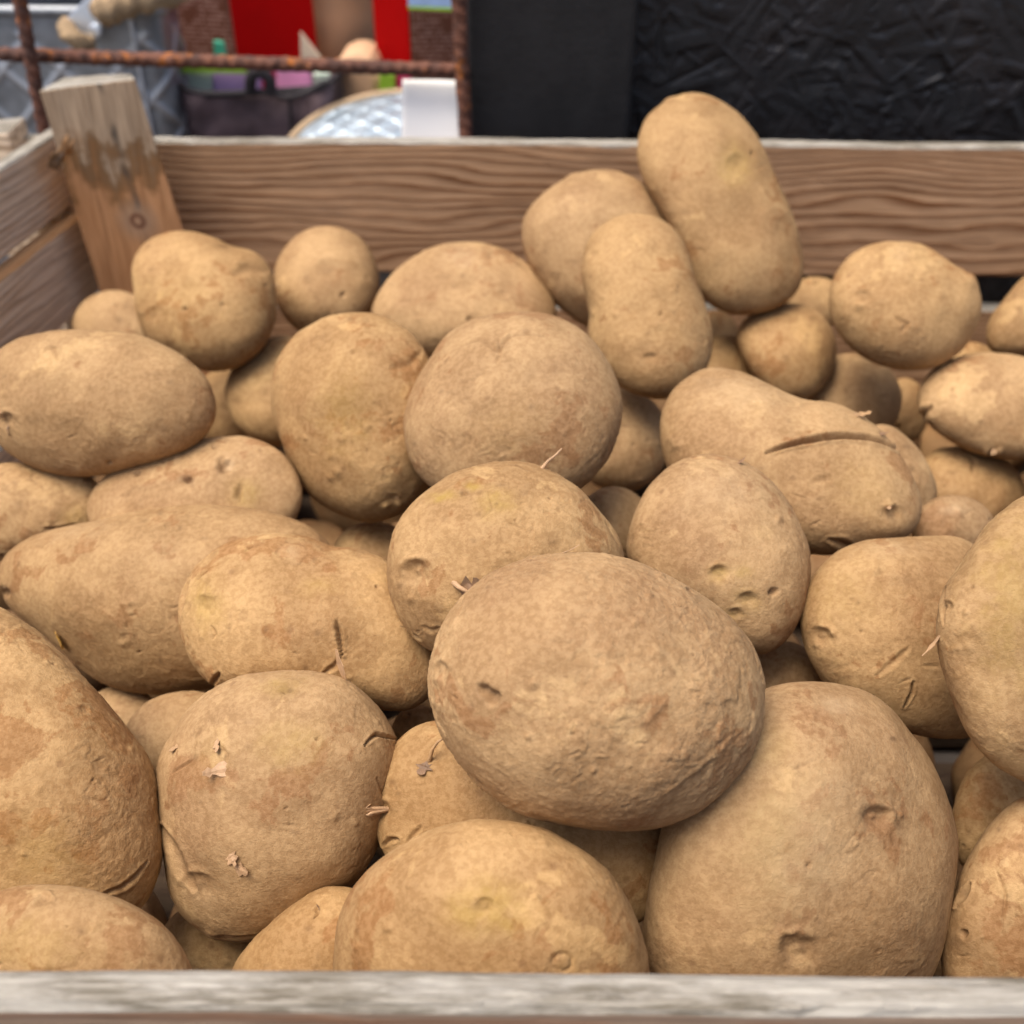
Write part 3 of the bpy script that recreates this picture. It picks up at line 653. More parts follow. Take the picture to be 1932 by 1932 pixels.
P[31] = ([(1130,320),(1180,328),(1230,360),(1262,410),(1280,480),(1275,555),(1210,615),(1130,625),(1085,603),(1045,570),(1010,520),(988,460),(990,410),(1020,370),(1070,335)], -.015, .8, .1, [('bump',1080,332,14,.0006)],
  'smooth potato behind and left of the bean-shaped and tallest ones')
P[40] = ([(1480,572),(1530,578),(1570,620),(1577,680),(1540,740),(1480,755),(1430,720),(1400,670),(1390,630),(1420,590)], -.050, .85, .1, [], 'plain small potato at the foot of the tallest one')
P[46] = ([(1932,522),(1890,570),(1862,620),(1868,660),(1920,672),(2000,660),(2050,600),(2020,530),(1970,505)], -.035, .8, .1, [], 'potato cut off by the right edge near the back board')
P[43] = (ell(1613,750,90,84,20), -.055, .8, .1, [('brn',1680,700,14,6,.2)], 'small round potato directly under the nubbed rounded one at right')
P[42] = (ell(1372,705,76,72), -.055, .8, .1, [], 'potato showing as a wedge just above the pale end of the slit one')
P[48] = ([(1800,842),(1870,850),(1920,890),(1936,930),(1900,985),(1820,995),(1760,960),(1737,900),(1752,855)], -.048, .8, .1, [('crack',[(1826,858),(1838,875),(1835,898)],7,.0008)],
  'potato below the folded-skin one at right, faintly creased')
P[41] = (ell(1540,572,60,50), -.060, .8, .1, [('brn',1540,534,6,5,.7),('hole',1540,534,5)], 'small potato with one black dot behind the foot of the tallest one')
P[36] = (ell(214,612,78,65), -.055, .8, .1, [], 'potato low in the left corner behind the heart-shaped one')
P[44] = (ell(1705,775,48,62), -.085, .7, .1, [], 'dark potato in the shadow left of the folded-skin one')
P[50] = (ell(1832,690,52,45), -.065, .7, .1, [], 'tip of a potato between the nubbed rounded one and the folded-skin one')
P[52] = (ell(1352,640,42,54), -.070, .7, .1, [], 'dark small potato in the gap between the bean-shaped and tallest ones')
ORDER = [15,14,16,1,18,22,17,12,19,13,23,3,2,20,11,21,54,53,25,26,10,5,6,8,4,7,9,27,28,35,49,30,33,39,45,47,34,29,37,38,32,31,40,46,43,42,48,41,36,44,50,52]

NPHI = 720
def prep(outline):
    p = np.array(outline, float)
    x, y = p[:, 0], p[:, 1]; x2, y2 = np.roll(x, -1), np.roll(y, -1)
    cr = x*y2-x2*y; A = cr.sum()/2
    cx = ((x+x2)*cr).sum()/(6*A); cy = ((y+y2)*cr).sum()/(6*A)
    ph = np.arctan2(p[:, 1]-cy, p[:, 0]-cx); r = np.hypot(p[:, 0]-cx, p[:, 1]-cy)
    o = np.argsort(ph); ph, r = ph[o], r[o]
    n = len(ph)
    phe = np.concatenate([ph[-3:]-2*np.pi, ph, ph[:3]+2*np.pi]); re = np.concatenate([r[-3:], r, r[:3]])
    m = np.gradient(re, phe)
    t = -np.pi+2*np.pi*np.arange(NPHI)/NPHI
    k = np.clip(np.searchsorted(phe, t, side='right')-1, 0, len(phe)-2)
    h = phe[k+1]-phe[k]; s = (t-phe[k])/h
    rr = (2*s**3-3*s**2+1)*re[k]+(s**3-2*s**2+s)*h*m[k]+(-2*s**3+3*s**2)*re[k+1]+(s**3-s**2)*h*m[k+1]
    # light smoothing round the outline
    fr = np.fft.rfft(rr); fr *= np.exp(-(np.arange(len(fr))/17.0)**2); rr = np.fft.irfft(fr, NPHI)
    # best ellipse from low second moments
    xs, ys = rr*np.cos(t), rr*np.sin(t); w = rr**2
    sx = (w*xs*xs).sum()/(w.sum())/2*2; sy = (w*ys*ys).sum()/w.sum(); sxy = (w*xs*ys).sum()/w.sum()
    C = np.array([[sx, sxy], [sxy, sy]]); ev, U = np.linalg.eigh(C)
    re_ = 1/np.sqrt(((np.cos(t)*U[0, 0]+np.sin(t)*U[1, 0])**2)/ev[0]+((np.cos(t)*U[0, 1]+np.sin(t)*U[1, 1])**2)/ev[1])
    re_ *= math.sqrt((rr**2).mean()/(re_**2).mean())
    minor = math.sqrt((rr**2).mean())*(ev[0]/ev[1])**0.25
    return cx, cy, t, rr, re_, minor
INFO = {}
for k, v in P.items():
    cx, cy, t, rr, re_, minor = prep(v[0])
    tz = (v[1]-H)/ray(cx, cy)[2]
    INFO[k] = dict(cx=cx, cy=cy, rr=rr, re=re_, T=minor*v[2]*1.10, d0=tz, d=tz)

def rad(info, px, py):
    dx, dy = px-info['cx'], py-info['cy']
    f = (np.arctan2(dy, dx)+np.pi)/(2*np.pi)*NPHI
    R = np.interp(f % NPHI, np.arange(NPHI+1), np.append(info['rr'], info['rr'][0]))
    return np.hypot(dx, dy)/R
GX, GY = np.meshgrid(np.arange(-220, 2160, 12.0), np.arange(160, 2060, 12.0))
for k, i in INFO.items():
    q = rad(i, GX, GY); i['in'] = q < 1; i['h'] = np.sqrt(np.clip(1-q*q, 0, 1))
pairs = []
for a_ in range(len(ORDER)):
    for b_ in range(a_+1, len(ORDER)):
        i, j = INFO[ORDER[a_]], INFO[ORDER[b_]]
        m = i['in'] & j['in']
        if m.sum() > 0: pairs.append((ORDER[a_], ORDER[b_], i['h'][m], j['h'][m]))
for it in range(400):
    for k, i in INFO.items(): i['d'] += (i['d0']-i['d'])*0.03
    for (a_, b_, ha, hb) in pairs:
        i, j = INFO[a_], INFO[b_]
        sl = 0.20*(i['T']*i['d']+j['T']*j['d'])/F
        v = (i['d']*(1+i['T']*ha/F)-j['d']*(1-j['T']*hb/F)).max()-sl
        if v > 0:
            i['d'] -= v*0.35; j['d'] += v*0.65
for k, i in INFO.items():
    i['c'] = at_depth(i['cx'], i['cy'], i['d'])
    0 and print('P', k, 'd0 %.3f d %.3f  y %.3f z %.3f  r %.3f' % (i['d0'], i['d'], i['c'][1], i['c'][2], i['T']*i['d']/F))

def cubesphere(n):
    t = np.tan(np.linspace(-1, 1, n+1)*np.pi/4)
    U, V = np.meshgrid(t, t, indexing='ij'); O = np.ones_like(U)
    vs = []; fs = []; base = 0
    for (X, Y, Z) in ((U, V, O), (V, U, -O), (O, U, V), (-O, V, U), (V, O, U), (U, -O, V)):
        vs.append(np.stack([X, Y, Z], -1).reshape(-1, 3))
        idx = (np.arange((n+1)*(n+1)).reshape(n+1, n+1))+base
        fs.append(np.stack([idx[:-1, :-1], idx[1:, :-1], idx[1:, 1:], idx[:-1, 1:]], -1).reshape(-1, 4)); base += (n+1)**2
    v = np.concatenate(vs); f = np.concatenate(fs)
    v /= np.linalg.norm(v, axis=1)[:, None]
    key = np.round(v*1e5).astype(np.int64)
    _, first, inv = np.unique(key, axis=0, return_index=True, return_inverse=True)
    inv = inv.reshape(-1)
    return v[first], inv[f]
_cs = {}

def fast_mesh(name, co, faces):
    me = bpy.data.meshes.new(name)
    nf = len(faces)
    me.vertices.add(len(co)); me.vertices.foreach_set('co', co.astype(np.float32).ravel())
    me.loops.add(nf*4); me.loops.foreach_set('vertex_index', faces.astype(np.int32).ravel())
    me.polygons.add(nf); me.polygons.foreach_set('loop_start', (np.arange(nf)*4).astype(np.int32))
    me.update(calc_edges=True); me.shade_smooth()
    return me

def normals(co, faces):
    a0 = co[faces[:, 0]]; n = np.cross(co[faces[:, 2]]-a0, co[faces[:, 3]]-co[faces[:, 1]])
    vn = np.zeros_like(co)
    for c in range(4): np.add.at(vn, faces[:, c], n)
    return vn/np.maximum(np.linalg.norm(vn, axis=1)[:, None], 1e-12)

POT = {}
for k in ORDER:
    outline, z0, tf, rough, marks, label = P[k]
    i = INFO[k]; rm = math.sqrt((i['rr']**2).mean())
    n = int(np.clip(rm/2.1, 30, 140))
    if n not in _cs: _cs[n] = cubesphere(n)
    dirs, faces = _cs[n]
    a_, b_, c_ = dirs.T                                   # a right, b down (image), c towards camera
    rho = np.hypot(a_, b_)
    f = (np.arctan2(b_, a_)+np.pi)/(2*np.pi)*NPHI
    R = np.interp(f % NPHI, np.arange(NPHI+1), np.append(i['rr'], i['rr'][0]))
    E = np.interp(f % NPHI, np.arange(NPHI+1), np.append(i['re'], i['re'][0]))
    rr = E+(R-E)*rho**2.2
    px, py = rr*a_, rr*b_
    s = i['d']/F
    rs = np.random.RandomState(100+k)
    # lean of the body in depth, so that every potato faces its own way
    lean = rs.uniform(-0.22, 0.22, 2)+np.array([0, -0.22])
    wv = i['T']*c_ - (lean[0]*px+lean[1]*(-py)*-1)*(1-0.0)*0.8
    rdir = -ray(i['cx'], i['cy']); rdir = rdir/np.linalg.norm(rdir)
    rx, ry = M3[:, 0], -M3[:, 1]
    loc = (px[:, None]*rx+py[:, None]*ry+wv[:, None]*rdir)*s
    # rotate into the potato's own frame is not needed: object axes stay world-aligned
    if faces is not None:
        vn = normals(loc, faces)
        if (vn*loc).sum() < 0: faces = faces[:, ::-1]; vn = -vn
    r_m = rm*s
    off = rs.uniform(-50, 50, 3)
    edge = np.clip(1-rho**8, 0.25, 1)                     # keep the outline, lump the faces
    disp = fbm(loc/r_m*1.15+off, 2)*0.075*r_m*np.clip(1.1-rho**3, 0.15, 1)
    disp += fbm(loc/r_m*3.0+off+9, 2)*0.012*r_m
    sst = lambda x, a0, a1: (lambda q: q*q*(3-2*q))(np.clip((x-a0)/(a1-a0), 0, 1))
    warp = np.stack([fbm(loc*90+off+11*q, 2) for q in range(3)], 1)
    f1 = fbm(loc*46+warp*0.35+off+21, 5, 0.62)           # scurf
    f2 = fbm(loc*40+warp*0.30+off+43, 4, 0.60)           # pale skin
    f3 = fbm(loc*38+off+65, 3)                           # soil film
    fm = fbm(loc*30+off+87, 2)                           # where the skin flakes
    fl = fbm(loc*120+warp*0.8+off+99, 4, 0.55)
    disp += sst(fl, 0.02, 0.14)*sst(fm, -0.08, 0.28)*0.00017*(0.5+rough)
    disp += sst(-fl, 0.10, 0.22)*sst(-fm, 0.0, 0.3)*0.00012
    rg = fbm(loc*70+warp*1.0+off+111, 3)
    crs = np.exp(-(rg/0.028)**2)*sst(fbm(loc*42+off+131, 2), 0.14, 0.34)
    disp -= crs*0.00022
    if rough > 0.5:
        nn = fbm(loc*430+warp*0.6+off+30, 3, 0.6); disp += nn*0.00015*rough*(0.45+sst(f3, -0.3, 0.3))
    pat = np.stack([sst(fbm(loc*44+warp*0.2+off+5, 4, 0.6), -0.35, 0.35), sst(f1, -0.05, 0.75), sst(f2, 0.0, 0.8), sst(f3, 0.0, 0.5)], 1)
    col = np.zeros((len(loc), 4)); col[:, 3] = rough
    X = px+i['cx']; Y = py+i['cy']; front = c_ > -0.05
    pert = fbm(loc*500+off, 3)
    col[:, 1] = crs*0.30
    marks = list(marks)
    for q_ in range(int(4+rm/14)):
        an_, rr_0 = rs.uniform(0, 2*math.pi), math.sqrt(rs.uniform(0, 0.85))
        ii = int((an_+math.pi)/(2*math.pi)*NPHI) % NPHI
        mx_, my_ = i['cx']+i['rr'][ii]*rr_0*math.cos(an_), i['cy']+i['rr'][ii]*rr_0*math.sin(an_)
        ty_ = rs.choice(['bump', 'bump', 'bump', 'brn', 'brn', 'brn', 'crk', 'pit'])
        if ty_ == 'bump': marks.append(('bump', mx_, my_, rs.uniform(3.5, 8), rs.uniform(.00015, .00045)))
        elif ty_ == 'brn': marks.append(('brn', mx_, my_, rs.uniform(3, 9), rs.uniform(3, 7), rs.uniform(.25, .6)))
        elif ty_ == 'pit': marks.append(('hole', mx_, my_, rs.uniform(2.5, 4.5)))
        else:
            a2_ = rs.uniform(-.5, .5); L_ = rs.uniform(5, 15); bx_ = rs.uniform(-6, 6)
            marks.append(('crack', [(mx_-L_*math.cos(a2_), my_-L_*math.sin(a2_)), (mx_+bx_, my_-bx_), (mx_+L_*math.cos(a2_), my_+L_*math.sin(a2_))], 3.5, .00030))
    wx = fbm(loc*210+off+3, 3); wy = fbm(loc*210+off+71, 3); X0, Y0_ = X, Y
    for m in marks:
        ty = m[0]
        wr = (max(m[3], m[4])*0.55 if ty in ('yel', 'brn', 'pal') else m[3]*0.32 if ty != 'crack' else 0)
        X = X0+wx*wr; Y = Y0_+wy*wr
        if ty in ('yel', 'brn', 'pal'):
            q = ((X-m[1])/m[3])**2+((Y-m[2])/m[4])**2
            w = np.clip(np.exp(-q*0.9)*(1+0.9*pert), 0, 1)*m[5]*front
            ci = {'yel': 0, 'brn': 1, 'pal': 2}[ty]
            col[:, ci] = np.maximum(col[:, ci], w)
        elif ty == 'eye':
            dx, dy = X-m[1], Y-m[2]; q = np.hypot(dx, dy*1.25)/m[3]
            w = np.exp(-q*q*1.3)*front
            disp -= w*m[4]
            ang = np.arctan2(dy, dx)
            br = np.exp(-((q-1.05)/0.28)**2)*np.clip(np.cos(ang+rs.uniform(0.9, 2.2)), 0, 1)*front
            disp += br*m[4]*0.55
            bud = np.exp(-(q/0.28)**2)*front
            disp += bud*m[4]*0.5
            col[:, 1] = np.maximum(col[:, 1], 0.28*np.exp(-(q/0.6)**2)*front)
        elif ty == 'hole':
            q = np.hypot(X-m[1], (Y-m[2])*1.15)/m[3]*(1+0.5*pert)
            w = 1/(1+np.exp((q-0.85)*9))*front
            disp -= w*min(m[3]*s*1.1, 0.0032)
            col[:, 1] = np.maximum(col[:, 1], w*0.55)
        elif ty == 'ring':
            q = np.hypot(X-m[1], (Y-m[2])*1.15)/m[3]
            disp -= np.exp(-((q-1)/0.16)**2)*0.00032*front*np.clip(0.6+wx*2.5, 0, 1.4)
            disp += np.exp(-(q/0.6)**2)*0.0001*front
            col[:, 1] = np.maximum(col[:, 1], 0.30*np.exp(-((q-1)/0.14)**2)*front*np.clip(0.6+pert, 0, 1))
        elif ty == 'bump':
            q = np.hypot(X-m[1], Y-m[2])/m[3]*(1+0.4*pert)
            disp += np.exp(-q*q)*m[4]*front
        elif ty == 'crack':
            pts = m[1]; D = np.full(len(X), 1e9); jx = X+pert*m[2]*0.10; jy = Y+pert[::-1]*0
            tt = np.zeros(len(X)); nseg = len(pts)-1
            for q_ in range(nseg):
                x0, y0 = pts[q_]; x1, y1 = pts[q_+1]
                L2 = (x1-x0)**2+(y1-y0)**2; u = np.clip(((jx-x0)*(x1-x0)+(jy-y0)*(y1-y0))/L2, 0, 1)
                dd = np.hypot(jx-x0-u*(x1-x0), jy-y0-u*(y1-y0)); better = dd < D
                tt = np.where(better, (q_+u)/nseg, tt); D = np.minimum(D, dd)
            tap = 0.35+0.65*np.sin(np.clip(tt, 0.03, 0.97)*np.pi)**0.6
            wd = m[2]*0.62*tap
            w = np.exp(-(D/wd)**2)*front
            disp -= w*m[3]*tap
            if m[3] > 0:
                disp += np.exp(-((D-wd*1.9)/(wd*0.8))**2)*m[3]*0.22*front
                col[:, 1] = np.maximum(col[:, 1], np.clip(m[3]/0.0020, 0, 0.85)*np.exp(-(D/(wd*0.75))**2)*front)
    X, Y = X0, Y0_
    vn = normals(loc, faces)
    if (vn*loc).sum() < 0: vn = -vn
    loc = loc+vn*disp[:, None]
    me = fast_mesh('potato', loc, faces)
    ca = me.color_attributes.new('marks', 'FLOAT_COLOR', 'POINT')
    ca.data.foreach_set('color', col.astype(np.float32).ravel())
    cb = me.color_attributes.new('patches', 'FLOAT_COLOR', 'POINT')
    cb.data.foreach_set('color', pat.astype(np.float32).ravel())
    me.materials.append(MAT['potato'])
    o = bpy.data.objects.new('potato', me); COL.objects.link(o)
    o.location = i['c']; PM[o.name] = Matrix.Translation(i['c'])
    tag(o, label, 'potato', 'potatoes heaped in the crate')
    POT[k] = dict(o=o, X=X, Y=Y, c=c_, co=loc+i['c'], vn=normals(loc, faces), s=s)

# deep layer under the visible heap, seen only as dark shapes in the gaps
rs = np.random.RandomState(77)
dirs, faces = cubesphere(22)
fill_src = None
for iy in range(7):
    for ix in range(11):
        x = -0.19+ix*0.052+rs.uniform(-.008, .008)+(iy % 2)*0.02; y = 0.115+iy*0.053+rs.uniform(-.006, .006)
        sx_, sy_, sz_ = rs.uniform(.022, .029), rs.uniform(.020, .025), rs.uniform(.018, .021)
        an = rs.uniform(0, math.pi)
        if x > XR-0.04 or y > YB-0.028: continue
        # the crate's left side leans, stay inside it
        tt = (LEFT_P[1]-y)/abs(LEFT_D[1]); xl = LEFT_P[0]+LEFT_D[0]*tt
        if x < xl+0.032: continue
        if fill_src is None:
            q = dirs*(1+fbm(dirs*1.3+3, 2)*0.12)[:, None]
            fm_ = fast_mesh('potato', q, faces)
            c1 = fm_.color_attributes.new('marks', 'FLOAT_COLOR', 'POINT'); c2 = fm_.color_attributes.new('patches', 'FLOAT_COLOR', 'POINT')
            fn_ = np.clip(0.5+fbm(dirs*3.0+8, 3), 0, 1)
            c1.data.foreach_set('color', np.stack([fn_*0, 0.36+fn_*0.24, fn_*0, fn_*0+.3], 1).astype(np.float32).ravel()); c2.data.foreach_set('color', np.stack([fn_, 1-fn_, fn_*0.2, fn_*0+1.0], 1).astype(np.float32).ravel())  # extra brown and soil colour paints in the shade of the deep gaps
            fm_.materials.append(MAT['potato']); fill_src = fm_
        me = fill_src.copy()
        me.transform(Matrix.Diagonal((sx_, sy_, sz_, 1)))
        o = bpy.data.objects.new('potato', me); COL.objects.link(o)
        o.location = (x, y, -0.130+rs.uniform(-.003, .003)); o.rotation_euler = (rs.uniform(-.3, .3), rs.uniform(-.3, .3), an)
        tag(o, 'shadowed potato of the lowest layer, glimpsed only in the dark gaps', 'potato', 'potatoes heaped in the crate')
# second layer and the part of the heap beyond the right edge of the frame
cloud = np.concatenate([p['co'][::37] for p in POT.values()])
cents = [(np.array(INFO[k]['c']), INFO[k]['T']*INFO[k]['d']/F) for k in ORDER]
placed = []
for tr in range(2600):
    z = rs.choice([-0.094, -0.060, -0.040]); r0 = rs.uniform(.020, .026)
    q = np.array([rs.uniform(-0.24, 0.325), rs.uniform(0.107, 0.455), z+rs.uniform(-.006, .006)])
    v_ = M3.T @ (q-CAMP); px_ = 966+F*v_[0]/-v_[2]; rp = F*r0/-v_[2]
    tt = (LEFT_P[1]-q[1])/abs(LEFT_D[1]); xl = LEFT_P[0]+LEFT_D[0]*tt
    if q[0] < xl+0.03 or px_ < -rp: continue
    out_r = px_-rp*1.35 > 1932
    if not out_r: continue
    if not out_r and q[2] > -0.088: continue
    if np.linalg.norm(cloud-q, axis=1).min() < r0*(0.92 if out_r else 0.80): continue
    if any(np.linalg.norm(c_-q) < T_+r0*0.4 for c_, T_ in cents): continue
    if any(np.linalg.norm(c_-q) < (r_+r0)*0.80 for c_, r_ in placed): continue
    placed.append((q, r0))
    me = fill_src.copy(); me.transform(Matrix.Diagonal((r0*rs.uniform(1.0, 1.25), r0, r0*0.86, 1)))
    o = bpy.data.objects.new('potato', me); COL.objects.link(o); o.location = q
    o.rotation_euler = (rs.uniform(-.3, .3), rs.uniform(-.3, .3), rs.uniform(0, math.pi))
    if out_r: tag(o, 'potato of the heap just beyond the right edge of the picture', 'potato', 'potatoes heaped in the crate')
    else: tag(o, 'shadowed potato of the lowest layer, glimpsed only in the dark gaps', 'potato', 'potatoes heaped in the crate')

def surf(k, x, y):
    p = POT[k]; m = np.where(p['c'] > -0.1, (p['X']-x)**2+(p['Y']-y)**2, 1e12)
    j = int(np.argmin(m)); n_ = p['vn'][j]
    if np.dot(n_, p['co'][j]-CAMP) > 0: n_ = -n_
    if np.dot(n_, p['co'][j]-np.array(INFO[k]['c'])) < 0: n_ = -n_
    return p['co'][j].copy(), n_

def flake(k, x, y, length, width, ang, lift=30, curl=60, mat='husk', label=None, nseg=8, child=True, jag=0.55):
    """curled scrap of skin rooted on potato k at x,y pointing along image angle ang (deg, 0=right, 90=up)"""
    p0, n_ = surf(k, x, y); s = POT[k]['s']
    a = math.radians(ang); t = M3[:, 0]*math.cos(a)+M3[:, 1]*math.sin(a)
    t = t-n_*np.dot(t, n_); t /= np.linalg.norm(t)
    side = np.cross(n_, t)
    pts = []; p = p0-n_*0.0002; L = length*s/nseg; rs = np.random.RandomState(int(x*7+y))
    ws = []
    for i in range(nseg+1):
        pts.append(p.copy())
        th = math.radians(lift+curl*i/nseg)
        p = p+(t*math.cos(th)+n_*math.sin(th))*L
        u = i/nseg
        ws.append(width*s*(0.55+0.6*math.sin(math.pi*min(1, u*0.9+0.15)))*(1+jag*rs.uniform(-1, 1))*(1 if i < nseg else 0.45))
    o = strip('skin_flake', pts, ws, MAT[mat], POT[k]['o'] if child else None, thick=0.00010, side=side)
    for pl in o.data.polygons: pl.use_smooth = False
    if not child: tag(o, label, 'skin flake')
    return o

def rootlet(k, x, y, pts2, r=0.0003, mat='husk', name='rootlet', child=True, label=None):
    """pts2: offsets (dx,dy px, height m) from x,y"""
    p0, n_ = surf(k, x, y); s = POT[k]['s']; P3 = [p0-n_*0.0004]
    for dx, dy, h in pts2:
        P3.append(p0+(M3[:, 0]*dx-M3[:, 1]*dy)*s+n_*h)
    P3 = np.array(P3); n = len(P3); co = []; fs = []; K = 6
    for i in range(n):
        t = P3[min(i+1, n-1)]-P3[max(i-1, 0)]; t /= np.linalg.norm(t)
        u = np.cross(t, n_+0.01); u /= np.linalg.norm(u); w = np.cross(t, u)
        rr_ = r*(1-0.6*i/(n-1))
        for q in range(K):
            co.append(P3[i]+(u*math.cos(q*2*math.pi/K)+w*math.sin(q*2*math.pi/K))*rr_)
    for i in range(n-1):
        for q in range(K): fs.append((i*K+q, i*K+(q+1) % K, (i+1)*K+(q+1) % K, (i+1)*K+q))
    fs.append(tuple(range((n-1)*K, n*K)))
    org = P3.mean(0)
    o = mesh_obj(name, np.array(co)-org, fs, MAT[mat], POT[k]['o'] if child else None, loc=tuple(org))
    if not child: tag(o, label, 'rootlet')
    return o

# attached scraps
flake(12, 436, 1452, 46, 20, 195, 8, 50, 'husk_pale')
flake(12, 412, 1402, 34, 12, -42, 4, 30, 'husk_pale')
flake(12, 440, 1600, 26, 18, -50, 12, 20, 'husk_pale')
flake(12, 448, 1624, 30, 20, -10, 12, 20, 'husk_pale')
flake(12, 345, 1405, 24, 9, 230, 10, 30, 'husk')
flake(12, 413, 1755, 44, 18, 0, 3, 5, 'husk')
flake(3, 1388, 872, 26, 8, 20, 20, 60, 'husk_dark')
flake(4, 1605, 783, 36, 16, -20, 15, 40, 'husk')
flake(4, 1652, 818, 20, 10, -50, 20, 60, 'husk_dark')
flake(4, 1672, 838, 18, 8, -60, 15, 60, 'husk_dark')
flake(8, 376, 826, 34, 16, 10, 35, 40, 'husk_pale')
flake(6, 745, 932, 10, 7, 60, 40, 40, 'husk')
flake(5, 1020, 875, 6, 5, 40, 40, 40, 'husk')
flake(2, 760, 1190, 26, 7, 190, 30, 30, 'husk_dark')
flake(45, 1880, 845, 14, 6, 220, 30, 20, 'husk')
flake(45, 1740, 785, 20, 9, 70, 20, 60, 'husk_pale')
flake(35, 516, 538, 16, 12, -30, 50, 30, 'husk_pale')
flake(4, 1664, 952, 16, 8, 110, 30, 70, 'husk_pale')
flake(16, 600, 1720, 12, 7, 60, 10, 60, 'husk_dark')
flake(15, 757, 1592, 50, 10, 12, 4, 8, 'husk_dark')
for (dx, dy, h) in ((-26, -6, .0015), (-30, 8, .001), (-10, 12, .002), (-18, 18, .0014), (4, -12, .002), (-14, -14, .002), (8, 8, .0022), (-6, -4, .003)):
    rootlet(17, 730, 1530, [(dx*.4, dy*.4, h*1.2+.0015), (dx*.8, dy*.7, h*1.3+.003), (dx, dy*1.1, h*.6+.0035)], 0.0005, 'husk_pale')
rootlet(2, 1022, 884, [(10, -6, .001), (20, -8, .002), (30, -14, .003)], 0.0005, 'husk_pale')
rootlet(8, 212, 893, [(-4, -8, .002), (-10, -14, .004), (-14, -18, .005)], 0.0004, 'husk_pale')
rootlet(7, 14, 788, [(-6, -6, .002), (-2, -12, .002), (6, -10, .001)], 0.0005, 'husk')
rootlet(7, 20, 800, [(6, 6, .001), (10, 14, .002), (8, 24, .001)], 0.0004, 'husk_dark')
rootlet(10, 0, 1108, [(14, -2, .001), (28, -6, .0012), (40, -8, .0006)], 0.00025, 'husk_pale')
# loose scraps lying on the heap
flake(12, 650, 1284, 62, 26, 88, 40, 10, 'husk_pale', 'pale upright scrap of dry skin above the knobbly potato at left', child=False)
flake(10, 108, 1200, 44, 26, 10, 8, 40, 'husk_amber', 'shiny amber husk on the sausage-like potato at the left edge', child=False)
flake(2, 872, 1112, 62, 30, 15, 18, 15, 'husk_dark', 'folded brown leaf scrap at the edge of the central big potato', child=False)
flake(1, 1050, 1042, 46, 12, 15, 5, 25, 'husk_pale', 'thin pale curl of husk on top of the central big potato', child=False)
flake(19, 1780, 1195, 52, 14, 235, 30, 20, 'husk_pale', 'curled pale strip of skin hanging left of the yellowish potato at right', child=False)
flake(17, 812, 1436, 34, 24, 255, 6, 15, 'husk_dark', 'small brown leaf scrap on the root-tufted potato, left of the central big one', child=False)
rootlet(17, 812, 1440, [(12, -16, .002), (24, -26, .003), (34, -30, .0035)], 0.0005, 'husk', 'dry_stalk', False, 'thin dry stalk rising from the brown leaf scrap under the central big potato')
rootlet(2, 862, 1097, [(14, 6, .002), (28, 14, .002), (44, 24, .001)], 0.0007, 'husk_pale', 'dry_stalk', False, 'straight pale straw stub beside the folded leaf scrap above the central big potato')

# ------------------------------------------------------------------ rebar grid
def rebar(name, A, B, r, parent, pitch=0.0062):
    A = np.array(A); B = np.array(B); L = np.linalg.norm(B-A)
    n = int(L/0.0007); K = 16
    zs = np.linspace(-L/2, L/2, n); an = np.arange(K)*2*np.pi/K
    Z, AA = np.meshgrid(zs, an, indexing='ij')
    half = (np.sin(AA) > 0)*np.pi*0.9
    rib = np.exp(-(((Z/pitch+AA/(2*np.pi)*1.4+half/6.28) % 1-0.5)/0.17)**2)
    seam = np.exp(-(np.sin(AA)/0.25)**2)
    R = r*(1+0.16*np.maximum(rib*(1-seam), seam*0.8))
    co = np.stack([Z, R*np.cos(AA), R*np.sin(AA)], -1).reshape(-1, 3)
    co[:, 1] += fbm(co*160, 3)*0.0005; co[:, 2] += fbm(co*160+40, 3)*0.0005
    idx = np.arange(n*K).reshape(n, K)
    f_ = np.stack([idx[:-1], np.roll(idx, -1, 1)[:-1], np.roll(idx, -1, 1)[1:], idx[1:]], -1).reshape(-1, 4)
    me = fast_mesh(name, co, f_); me.materials.append(MAT['rust'])
    o = bpy.data.objects.new(name, me); COL.objects.link(o)
    mw = frame((A+B)/2, B-A, (0.1, 1, 0.2))
    o.parent = parent; o.matrix_local = PM[parent.name].inverted() @ mw
    return o
YG = 0.535
grid = empty('rebar_grid', (-0.15, YG, TABLE_Z))
tag(grid, 'rusty ribbed steel bar grid behind the crate at the upper left', 'metal grid')
rl = at_y(-200, 95, YG); rr_ = at_y(872, 133, YG)
rebar('horizontal_bar', rl, rr_, 0.0031, grid)
v0 = at_y(26, -60, YG-0.0085); v1 = at_y(86, 258, YG-0.0085); vb = v1+(v1-v0)/(v0[2]-v1[2])*(v1[2]-TABLE_Z)
rebar('vertical_bar', v0+(v0-v1)*0.6, vb, 0.0031, grid)
v0 = at_y(862, -60, YG-0.008); v1 = at_y(879, 258, YG-0.008); vb = v1+(v1-v0)/(v0[2]-v1[2])*(v1[2]-TABLE_Z)
rebar('vertical_bar', v0+(v0-v1)*0.6, vb, 0.0031, grid)
# second horizontal bar lower down, hidden behind the crate board
rebar('horizontal_bar', rl+np.array([0, 0, -0.13]), rr_+np.array([0, 0, -0.13]), 0.0038, grid)

# ------------------------------------------------------------------ black post and OSB panel
YPST = 0.535
x0 = at_y(884, 200, YPST)[0]; x1 = at_y(1192, 200, YPST)[0]
bp = boxmesh('black_post', x0, x1, YPST, YPST+0.045, TABLE_Z, 0.30, MAT['blackpaint'], None, 0.003)
tag(bp, 'smooth black painted timber post between the rusty grid and the rough black panel', 'post')

